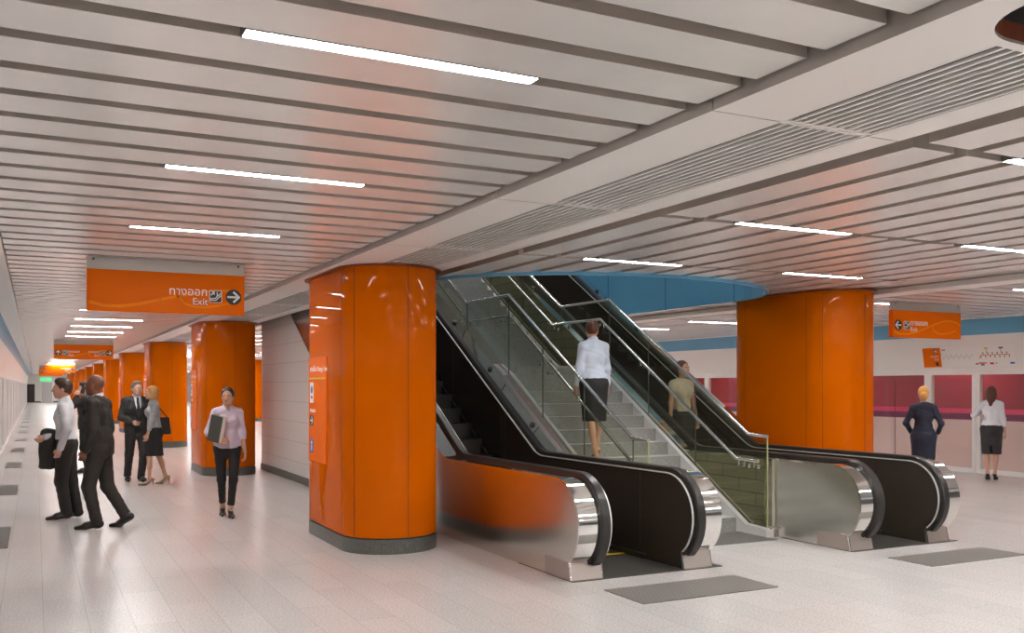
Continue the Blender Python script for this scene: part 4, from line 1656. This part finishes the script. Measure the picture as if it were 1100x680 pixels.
    # --- garments
    def trousers(s, m, loose=0.012, hem=0.03):
        g = s.g
        S = Sdf()
        S.ecap(g.pel + (0, 0, -0.06), g.pel + (0, 0, 0.06), (0.158, 0.112), (0.152, 0.105), g.side, 0.03)
        for i in (0, 1):
            kn, an = g.knee[i], g.ank[i]
            S.cap(g.hip[i], kn, 0.088 + loose, 0.058 + loose, 0.03)
            S.cap(kn, an + (an - kn) * 0.06, 0.057 + loose, 0.042 + loose * 1.25, 0.03)
            S.ell(g.hip[i] + (0, -0.055, 0.0), (0.085, 0.07, 0.09), None, 0.04)
        S.plane(g.pel + (0, 0, 0.075), (0, 0, 1))
        cutters = []
        for i in (0, 1):
            n = unit(g.ank[i] - g.knee[i])
            cutters.append((g.ank[i] + n * hem, n, (g.knee[i] + g.ank[i]) / 2))
        def hemcut(P):
            d = np.full(len(P), -1.0, np.float32)
            da = [np.linalg.norm(P - c[0], axis=1) for c in cutters]
            for j, (p, n, mid) in enumerate(cutters):
                near = da[j] <= da[1 - j]
                d = np.where(near, ((P - p) @ n).astype(np.float32), d)
            return d
        S.cut(hemcut)
        o = s.add('trousers', folds(S, 0.0028, FOLD), m)
        S = Sdf().ecap(g.pel + (0, 0, 0.055), g.pel + (0, 0, 0.085), (0.156, 0.109), (0.15, 0.105), g.side, 0.01)
        S.plane(g.pel + (0, 0, 0.09), (0, 0, 1)).plane(g.pel + (0, 0, 0.052), (0, 0, -1))
        s.add('belt', S, mat('belt_black', (0.015, 0.013, 0.012), 0.4), None, o)
        return o

    def shirt(s, m, g0=0.016, sleeve=1.0, v=0.0, tuck=True, hem=None, cuff=0.012, collar=True, name='shirt'):
        g = s.g
        S = Sdf()
        g.torso(S, g0 - 0.004)
        for i in (0, 1):
            g.arm(S, i, g0 - 0.002, g0 - 0.004, max(sleeve, 0.02))
        if sleeve <= 0:
            for i in (0, 1):
                n = unit(g.elb[i] - g.sh[i])
                p = g.sh[i] + n * 0.29 * (1 + sleeve)
                q = (-1, 1)[i]
                S.cut(lambda P, p=p, n=n, q=q: np.where((P - g.chest) @ g.side * q > 0.135, (P - p) @ n, -1).astype(np.float32))
        hz = g.pel[2] + (0.045 if tuck else (hem if hem is not None else -0.02))
        S.cut(lambda P: np.where(np.abs((P - g.pel) @ g.side) < 0.19, hz - P[:, 2], -1).astype(np.float32))
        shirtcut(g, S, v)
        o = s.add(name, folds(S, 0.0034, FOLD), m)
        if collar:
            C = Sdf().cap(g.neck + (0, 0, -0.035), g.neck + (0, 0, 0.028) + g.fwd * 0.012, 0.073, 0.068, 0.01)
            I = Sdf().cap(g.neck + (0, 0, -0.1), g.neck + (0, 0, 0.1) + g.fwd * 0.02, 0.062, 0.061, 0.01)
            C.carve(I)
            C.plane(g.neck + (0, 0, 0.034), (0, 0.45 * g.fwd[1], 1)).plane(g.neck + (0, 0, -0.04), (0, 0, -1))
            W = Sdf().cap(g.neck + g.fwd * 0.05 + (0, 0, 0.06), g.neck + g.fwd * 0.09 + (0, 0, -0.05), 0.03, 0.006, 0.01)
            C.carve(W)
            s.add('collar', C, m, 0.006, o)
        if sleeve > 0 and cuff:
            for i in (0, 1):
                n = unit(g.wri[i] - g.elb[i])
                p = g.elb[i] + (g.wri[i] - g.elb[i]) * sleeve
                rr = 0.027 * (0.9 if g.f else 1) + cuff
                s.add('cuff', Sdf().cap(p - n * 0.045, p - n * 0.004, rr + 0.004 + (1 - sleeve) * 0.01, rr + (1 - sleeve) * 0.01, 0.01), m, 0.006, o)
        return o

    def jacket(s, m, shirt, tie=None, hem=-0.17):
        g = s.g
        # shirt front below it
        Q = Sdf()
        g.torso(Q, 0.008)
        Q.plane(g.pel + (0, 0, 0.05), (0, 0, -1))
        shirtcut(g, Q, 0)
        so = s.add('shirt', Q, shirt)
        C = Sdf().cap(g.neck + (0, 0, -0.035), g.neck + (0, 0, 0.035) + g.fwd * 0.012, 0.075, 0.07, 0.01)
        C.carve(Sdf().cap(g.neck + (0, 0, -0.1), g.neck + (0, 0, 0.1) + g.fwd * 0.02, 0.063, 0.062, 0.01))
        C.plane(g.neck + (0, 0, 0.036), (0, 0.4 * g.fwd[1], 1)).plane(g.neck + (0, 0, -0.04), (0, 0, -1))
        s.add('collar', C, shirt, 0.006, so)
        S = Sdf()
        g.torso(S, 0.022, True, 0.06)
        S.ecap(g.pel + (0, 0, 0.06), g.pel + (0, 0, hem), (0.172, 0.125), (0.19, 0.138), g.side, 0.05)
        for i in (0, 1):
            g.arm(S, i, 0.022, 0.018, 0.94)
            S.ell(g.sh[i] + (0, 0, 0.004), (0.06, 0.064, 0.052), None, 0.03)
        S.cut(lambda P: np.where(np.abs((P - g.pel) @ g.side) < 0.215, g.pel[2] + hem + 0.06 - P[:, 2], -1).astype(np.float32))
        # neck and lapel opening
        shirtcut(g, S, 0, 0.004)
        btn = g.waist + (0, 0, 0.03)
        top = g.neck + (0, 0, 0.03)
        sd, fw = g.side, g.fwd
        def vee(P):
            q = P - btn
            z = q[:, 2]
            w = np.clip(z / (top[2] - btn[2]), 0, 1.2) * 0.085
            x = np.abs(q @ sd)
            y = q @ fw
            wl = np.clip(-z - 0.05, 0, 1) * 0.28
            d = np.where(z > 0, w, wl) - x
            return np.where(y > 0.02, d, -1).astype(np.float32)
        S.cut(vee)
        o = s.add('jacket', folds(S, 0.0036, FOLD), m)
        # lapels
        for q in (-1, 1):
            P0 = btn + fw * 0.125 + sd * q * 0.008
            P1 = g.chest + fw * 0.128 + sd * q * 0.075 + np.array([0, 0, 0.03])
            P2 = g.neck + fw * 0.055 + sd * q * 0.075 + np.array([0, 0, -0.01])
            L = Sdf().ecap(P0, P1, (0.010, 0.008), (0.03, 0.012), sd, 0.01).ecap(P1, P2, (0.03, 0.012), (0.016, 0.02), sd, 0.01)
            s.add('lapel', L, m, 0.006, o)
        for i in (0, 1):
            n = unit(g.wri[i] - g.elb[i])
            s.add('cuff', Sdf().cap(g.wri[i] - n * 0.03, g.wri[i] - n * 0.008, 0.038, 0.037, 0.01), shirt, 0.006, so)
        if tie:
            a = g.neck + fw * 0.082 + np.array([0, 0, -0.03])
            b = g.chest + fw * 0.122
            c = g.waist + fw * 0.11 + np.array([0, 0, -0.03])
            T = Sdf().ecap(a, a - np.array([0, 0, 0.03]), (0.022, 0.014), (0.016, 0.012), sd, 0.006).ecap(a - np.array([0, 0, 0.03]), b, (0.02, 0.012), (0.032, 0.012), sd, 0.01).ecap(b, c, (0.032, 0.012), (0.042, 0.011), sd, 0.01)
            s.add('tie', T, tie, 0.006, so)
        return o

    def skirt(s, m, hem=0.5, top=0.085, w=0.165, slit=False):
        g = s.g
        S = Sdf()
        S.ecap(g.waist + (0, 0, -0.03), g.pel + (0, 0, 0.0), (0.13, 0.10), (0.168, 0.122), g.side, 0.04)
        mid = (g.knee[0] + g.knee[1]) / 2
        sp = np.linalg.norm((g.knee[0] - g.knee[1])[:2]) / 2
        kd = abs((g.knee[0] - g.knee[1]) @ g.fwd) / 2
        kw = abs((g.knee[0] - g.knee[1]) @ g.side) / 2
        S.ecap(g.pel + (0, 0, 0.0), mid + (0, 0, -0.02), (0.168, 0.122), (kw + 0.078, 0.088 + kd * 0.85), g.side, 0.04)
        S.ell(g.pel - g.fwd * 0.05 + (0, 0, -0.05), (0.14, 0.10, 0.12), None, 0.05)
        for i in (0, 1):
            S.cap(g.hip[i], g.knee[i], 0.098, 0.07, 0.06)
        S.plane(g.pel + (0, 0, top), (0, 0, 1)).plane((0, 0, hem), (0, 0, -1))
        if slit:
            S.cut(lambda P: np.where(((P - g.pel) @ g.fwd < 0), (0.012 + np.clip(hem + 0.16 - P[:, 2], 0, 1) * 0.12) * (P[:, 2] < hem + 0.16) - np.abs((P - mid) @ g.side), -1).astype(np.float32))
        return s.add('skirt', folds(S, 0.002, FOLD), m)

    def shoes(s, m, heels=False, sole=None):
        g = s.g
        for i in (0, 1):
            a, hl, ball, toe, fw, p, z = g.feet[i]
            sd = np.cross(fw, (0, 0, 1))
            S = Sdf()
            if heels:
                S.ecap(hl + (0, 0, 0.012), ball + (0, 0, 0.004), (0.034, 0.033), (0.041, 0.031), sd, 0.02)
                S.ecap(ball + (0, 0, 0.002), toe + fw * 0.03, (0.041, 0.03), (0.015, 0.016), sd, 0.02)
                T = Sdf().ell(a + fw * 0.055 + (0, 0, 0.012), (0.042, 0.065, 0.05), None)
                S.carve(T)
                S.plane((0, 0, z + 0.001), (0, 0, -1))
                o = s.add('shoe', S, m, 0.006)
                S = Sdf().cap(hl + (0, 0, 0.0) - fw * 0.008, np.array([hl[0], hl[1], z + 0.006]) - fw * 0.012, 0.017, 0.0055, 0.01)
                s.add('heel', S, m, 0.005, o)
            else:
                u = unit(ball - hl)
                S.ecap(hl + (0, 0, 0.02), ball + (0, 0, 0.012), (0.040, 0.036), (0.05, 0.034), sd, 0.02)
                S.ecap(ball + (0, 0, 0.01), toe + fw * 0.03, (0.05, 0.033), (0.032, 0.022), sd, 0.02)
                S.cap(a + (0, 0, 0.01), hl + (0, 0, 0.03), 0.047, 0.042, 0.02)
                S.cap(a + (0, 0, -0.01), ball + (0, 0, 0.03), 0.042, 0.028, 0.03)
                S.plane((0, 0, z + 0.001), (0, 0, -1)).plane(a + unit(a - g.knee[i]) * -0.03, unit(g.knee[i] - a))
                o = s.add('shoe', S, m, 0.007)
                # heel block and sole
                b = Sdf().ecap(hl + (0, 0, -0.012), hl + u * 0.045 + (0, 0, -0.012), (0.038, 0.014), (0.036, 0.014), sd, 0.006)
                b.plane((0, 0, z + 0.0005), (0, 0, -1))
                s.add('heel', b, DARK_PRINT, 0.006, o)


SKIN_LIGHT = mat('skin_light', (0.62, 0.36, 0.26), 0.5)
SKIN_WARM = mat('skin_warm', (0.58, 0.33, 0.22), 0.5)
SKIN_DARK = mat('skin_dark', (0.17, 0.07, 0.035), 0.42)
SUIT = noise_mat('dark_suit_cloth', (0.020, 0.018, 0.016), (0.028, 0.025, 0.022), 120, 0.75)
SUIT_B = noise_mat('charcoal_suit_cloth', (0.026, 0.024, 0.022), (0.034, 0.032, 0.030), 120, 0.75)
BLACK_CLOTH = mat('black_cloth', (0.014, 0.013, 0.013), 0.75)
SHOE = mat('black_leather', (0.018, 0.014, 0.011), 0.3)
SHIRT_W = mat('white_cotton', (0.72, 0.74, 0.78), 0.7)
SHIRT_B = mat('pale_blue_cotton', (0.56, 0.62, 0.72), 0.7)
LILAC = mat('lilac_cotton', (0.56, 0.50, 0.60), 0.7)
GREY_BLOUSE = noise_mat('grey_patterned_blouse', (0.26, 0.26, 0.27), (0.40, 0.40, 0.41), 45, 0.55)
CREAM = mat('cream_top', (0.62, 0.56, 0.46), 0.7)
NAVY = mat('navy_dress_cloth', (0.016, 0.020, 0.042), 0.7)
HAIR_BR = mat('dark_brown_hair', (0.045, 0.022, 0.012), 0.45)
HAIR_BK = mat('black_hair', (0.012, 0.010, 0.009), 0.4)
HAIR_GR = mat('sandy_grey_hair', (0.22, 0.15, 0.10), 0.5)
HAIR_BL = mat('golden_blonde_hair', (0.60, 0.30, 0.07), 0.45)
HAIR_GI = mat('ginger_blonde_hair', (0.50, 0.25, 0.085), 0.45)
HAIR_CH = mat('chestnut_hair', (0.10, 0.035, 0.018), 0.45)
TOCAM = lambda x, y: math.degrees(math.atan2(x, -y)) if False else math.degrees(math.atan2(x, -y))
LEFT = 63.2          # heading that walks towards the left edge of the photograph
# 1 man in a white shirt, jacket over the arm
f = Figure(1.80, False, lean=2, feet=[(-0.09, 0.10, 0, 14, 0), (0.09, 0.0, 0, -8, 0)], hands=[(-0.21, 0.04, 0.90), (0.04, 0.25, 1.03)], elbows=[(-0.5, -1, -0.1), (0.7, -1, -0.2)], head=(4, 0))
p = Person(f, (0.36, 13.55, 0), 80, 'man in white shirt standing with hand in pocket and dark jacket over his arm', SKIN_LIGHT)
p.face(); p.hair(HAIR_BR, 'short'); p.trousers(SUIT, 0.02); p.shirt(SHIRT_W); p.shoes(SHOE)
S = Sdf()
a = f.elb[1] * 0.3 + f.wri[1] * 0.7 + np.array([0, 0, 0.01])
S.ecap(a + (0.0, 0.02, 0.02), a + (0.0, 0.03, -0.42), (0.10, 0.05), (0.115, 0.03), f.fwd, 0.03)
S.ecap(a + (0.04, -0.02, 0.0), a + (0.06, -0.03, -0.36), (0.09, 0.03), (0.11, 0.025), f.fwd, 0.03)
S.ecap(a + (0.05, -0.10, 0.0), a + (0.08, -0.24, -0.20), (0.06, 0.03), (0.07, 0.025), f.fwd, 0.03)
me = surface(folds(S, 0.006, [(30, 22, 8), (-20, 30, 14), (12, 10, 6)]), 0.009, 'draped_jacket')
me.transform(Matrix.Scale(f.k, 4))
o = put('draped_jacket', me, SUIT_B)
o.location = p.root.location; o.rotation_euler = p.root.rotation_euler
tag(o, 'charcoal suit jacket draped over the forearm of the man in white shirt', 'jacket')

# 2 bald man in a dark suit walking away to the left
f = Figure(1.86, False, lean=3, twist=-4, drop=0.012, shift=(0, 0.02), feet=[(-0.07, 0.15, 0, 6, 0), (0.09, -0.17, 0, -12, 26)], hands=[(-0.23, 0.10, 0.90), (0.24, 0.06, 0.88)], elbows=[(-0.5, -1, 0), (0.5, -1, 0)], head=(-8, 0))
p = Person(f, (0.715, 12.40, 0), 69, 'bald man in black suit striding past the man in white shirt', SKIN_DARK)
p.face((0.02, 0.01, 0.008), (0.2, 0.07, 0.05)); p.trousers(SUIT, 0.016); p.jacket(SUIT, SHIRT_W); p.shoes(SHOE)

# 3 man on the phone behind him
f = Figure(1.78, False, feet=[(-0.1, 0.06, 0, 8, 0), (0.1, 0.02, 0, -8, 0)], hands=[(-0.115, 0.13, 1.50), (0.24, 0.04, 0.84)], elbows=[(-0.35, 0.35, -1), (0.5, -1, 0)], head=(10, 0), handdir=(unit((0.1, -0.05, 1)), None), curl=(45, 25))
p = Person(f, (0.90, 20.7, 0), 78, 'dark-haired man in black suit on the phone, half hidden behind the bald man', SKIN_LIGHT, h=0.010)
p.face(); p.hair(HAIR_BK, 'short'); p.trousers(SUIT, 0.015); p.jacket(SUIT, SHIRT_W); p.shoes(SHOE)
me = MB().prism(rrect(-0.035, -0.07, 0.035, 0.07, 0.01), -0.004, 0.004, 'x').mesh('mobile_phone')
o = put('mobile_phone', me, DARK_PRINT)
q = (rotz(math.degrees(p.root.rotation_euler.z)) @ (f.hd(-0.083, 0.02, -0.02) * f.k))
o.location = Vector(q) + p.root.location
o.rotation_euler = (0.3, 0.0, p.root.rotation_euler.z)
tag(o, 'black mobile phone at the ear of the man behind the bald man', 'phone')

# 4 man in suit and tie, hand in hand with 5
f = Figure(1.80, False, lean=0, drop=0.01, feet=[(-0.10, 0.12, 0, 12, 0), (0.10, -0.16, 0, -10, 12)], hands=[(-0.24, 0.07, 0.86), (0.12, 0.20, 1.05)], elbows=[(-0.4, -1, 0), (0.7, -0.8, -0.2)], head=(14, -2), curl=(30, 45))
p = Person(f, (1.62, 18.15, 0), 185 + 5, 'man in charcoal suit and dark tie strolling beside the blonde woman', SKIN_LIGHT)
p.face((0.16, 0.1, 0.06)); p.hair(HAIR_GR, 'short'); p.trousers(SUIT_B, 0.015); p.jacket(SUIT_B, SHIRT_W, DARK_PRINT); p.shoes(SHOE)

# 5 blonde woman with black bag
f = Figure(1.72, True, lean=2, heel=0.055, drop=0.012, feet=[(-0.07, 0.17, 0, 4, 0), (0.07, -0.14, 0, -6, 10)], hands=[(-0.20, 0.14, 0.93), (0.24, -0.03, 0.92)], elbows=[(-0.5, -1, 0), (0.5, -1, 0)], head=(6, -4))
p = Person(f, (1.86, 17.55, 0), LEFT + 28, 'blonde woman in grey blouse and black skirt with a shoulder bag', SKIN_WARM)
p.face((0.25, 0.13, 0.05)); p.hair(HAIR_GI, 'bob'); p.shirt(GREY_BLOUSE, 0.018, 0.62, collar=True); p.skirt(BLACK_CLOTH, 0.53); p.shoes(mat('beige_leather', (0.30, 0.22, 0.15), 0.4), True)
bag = bpy.data.objects.new('shoulder_bag', None); COL.objects.link(bag)
bag.location = p.root.location; bag.rotation_euler = p.root.rotation_euler
tag(bag, 'large black bag hanging from the shoulder of the blonde woman in grey', 'bag')
S = Sdf().ecap((0.285, -0.13, 1.16), (0.285, -0.13, 0.88), (0.16, 0.035), (0.19, 0.055), (0, 1, 0), 0.02)
S.plane((0, 0, 0.86), (0, 0, -1)).plane((0, 0, 1.17), (0, 0, 1))
put('pouch', surface(S, 0.009, 'pouch'), mat('bag_leather', (0.016, 0.014, 0.013), 0.4), bag)
sh = f.sh[1] * f.k
put('strap', MB().tube([(0.28, -0.26, 1.15), (sh[0] + 0.04, -0.10, sh[2] - 0.05), (sh[0] - 0.01, -0.02, sh[2] + 0.055), (sh[0] + 0.045, 0.02, sh[2] - 0.03), (0.28, -0.02, 1.15)], 0.011, 8), mat('bag_leather', (0, 0, 0)), bag)

# 6 woman with folder, walking to the camera
f = Figure(1.70, True, lean=0, heel=0.05, drop=0.012, feet=[(-0.045, 0.12, 0, 4, 0), (0.055, -0.15, 0, -4, 14)], hands=[(-0.235, 0.06, 0.84), (0.115, 0.19, 1.07)], elbows=[(-0.5, -1, 0), (0.9, -0.7, -0.2)], head=(-14, 0), handdir=(None, unit((-0.55, 0.5, 0.2))), curl=(25, 40))
p = Person(f, (2.25, 12.72, 0), 170 + 4, 'woman in lilac blouse and black trousers carrying a folder', SKIN_WARM)
p.face((0.02, 0.014, 0.01), (0.42, 0.13, 0.12)); p.hair(HAIR_BK, 'back'); p.shirt(LILAC, 0.017, 0.22, v=0.10, tuck=False, hem=-0.03); p.trousers(BLACK_CLOTH, 0.002, -0.05); p.shoes(SHOE, True)
fo = bpy.data.objects.new('folder', None); COL.objects.link(fo)
fo.parent = None
w_ = f.wri[0] * f.k
c = Vector((0.145, 0.16, 1.17))
fo.location = p.root.location + Matrix.Rotation(p.root.rotation_euler.z, 3, 'Z') @ c
fo.rotation_euler = (R(4), R(-10), p.root.rotation_euler.z - R(48))
tag(fo, 'dark grey folder with papers held against the lilac blouse', 'folder')
put('cover', MB().box(-0.10, 0.10, 0.026, 0.03, -0.17, 0.17).box(-0.10, 0.10, -0.03, -0.026, -0.17, 0.17).box(0.10, 0.104, -0.03, 0.03, -0.17, 0.17), mat('folder_grey', (0.07, 0.068, 0.06), 0.45), fo, False)
put('papers', MB().box(-0.112, 0.098, -0.025, 0.024, -0.16, 0.165), mat('paper', (0.72, 0.68, 0.62), 0.7), fo, False)

# 7 woman climbing the stairs
zt = 0.165 * 5
f = Figure(1.69, True, lean=3, heel=0.055, drop=0.0, feet=[(-0.08, -0.20, -0.165, 2, 16), (0.07, 0.10, 0.0, -4, 0)], hands=[(-0.23, 0.05, 0.88), (0.25, 0.07, 0.88)], elbows=[(-0.5, -1, 0), (0.5, -1, 0)], head=(-18, 0), shift=(0, -0.02))
p = Person(f, (6.13, 9.90, zt), -6, 'woman in pale blue shirt and black skirt climbing the stairs', SKIN_WARM)
p.face(); p.hair(HAIR_CH, 'back'); p.shirt(SHIRT_B, 0.02, 0.8); p.skirt(BLACK_CLOTH, 0.50); p.shoes(mat('tan_leather', (0.28, 0.15, 0.08), 0.4), True)

# 8 woman riding down the second escalator
f = Figure(1.66, True, feet=[(-0.08, 0.05, 0, 4, 0), (0.08, 0.05, 0, -4, 0)], hands=[(-0.24, 0.06, 0.84), (0.24, 0.06, 0.84)], elbows=[(-0.5, -1, 0), (0.5, -1, 0)], head=(16, -4))
p = Person(f, (8.15, 10.80, 0.404), 178, 'woman in cream top riding the second escalator, seen through tinted glass', SKIN_WARM, h=0.010)
p.face(); p.hair(HAIR_CH, 'back'); p.shirt(CREAM, 0.012, -0.55, collar=False, tuck=True); p.skirt(BLACK_CLOTH, 0.48); p.shoes(SHOE, False)

# 9 blonde woman in navy dress
f = Figure(1.70, True, heel=0.05, feet=[(-0.06, 0.04, 0, 4, 0), (0.07, 0.08, 0, -8, 0)], hands=[(-0.19, 0.15, 1.02), (0.20, 0.17, 1.02)], elbows=[(-0.8, -0.8, 0), (0.8, -0.8, 0)], head=(4, 0))
p = Person(f, (12.45, 10.29, 0), -56, 'blonde woman in navy dress with her back turned, waiting behind the second escalator', SKIN_WARM, h=0.009)
p.face((0.25, 0.13, 0.05)); p.hair(HAIR_BL, 'bun'); p.shirt(NAVY, 0.014, 0.85, collar=False, tuck=True, name='dress_top'); p.skirt(NAVY, 0.55); p.shoes(SHOE, True)

# 10 woman in white blouse by the screen doors
f = Figure(1.70, True, heel=0.055, feet=[(-0.07, 0.03, 0, 4, 0), (0.07, 0.05, 0, -6, 0)], hands=[(-0.12, 0.20, 1.34), (0.24, 0.05, 0.86)], elbows=[(-0.9, 0.1, -0.9), (0.5, -1, 0)], head=(-12, 0))
p = Person(f, (15.72, 11.5, 0), -58, 'woman in white blouse and dark pencil skirt facing the platform doors', SKIN_LIGHT, h=0.009)
p.face(); p.hair(HAIR_CH, 'long'); p.shirt(SHIRT_W, 0.018, 0.45, collar=False); p.skirt(mat('grey_skirt_cloth', (0.035, 0.034, 0.036), 0.75), 0.50, slit=True); p.shoes(SHOE, True)

# 11 distant person waiting past the stairs
f = Figure(1.72, False, head=(-20, 0))
p = Person(f, (14.9, 19.55, 0), -80, 'small figure with ginger hair waiting far along the platform, seen past the handrail', SKIN_LIGHT, h=0.012)
p.hair(HAIR_GI, 'short'); p.trousers(SUIT, 0.015); p.shirt(SHIRT_W); p.shoes(SHOE)
WORLD_E, EXPOSURE = 0.3, 1.25
# ------------------------------------------------------------------ camera, world, output
cd = bpy.data.cameras.new('camera')
cam = bpy.data.objects.new('camera', cd)
COL.objects.link(cam)
cam.location = (0, 0, 1.72)
cam.rotation_euler = (R(90), 0, -math.atan(512 / 1012))
cd.sensor_width = 36
cd.lens = 1012 / 1100 * 36
cd.shift_y = 75 / 1100
cd.clip_end = 400
SC.camera = cam
w = bpy.data.worlds.new('World')
SC.world = w
w.use_nodes = True
w.node_tree.nodes['Background'].inputs[0].default_value = (1.0, 0.97, 0.94, 1)
w.node_tree.nodes['Background'].inputs[1].default_value = WORLD_E
SC.view_settings.view_transform = 'Standard'
SC.view_settings.look = 'None'
SC.view_settings.gamma = 1
SC.view_settings.exposure = EXPOSURE
SC.view_settings.use_curve_mapping = False
SC.cycles.max_bounces = 10
SC.cycles.diffuse_bounces = 5
SC.cycles.glossy_bounces = 5
SC.cycles.transparent_max_bounces = 24
SC.cycles.sample_clamp_indirect = 6
SC.cycles.use_denoising = True
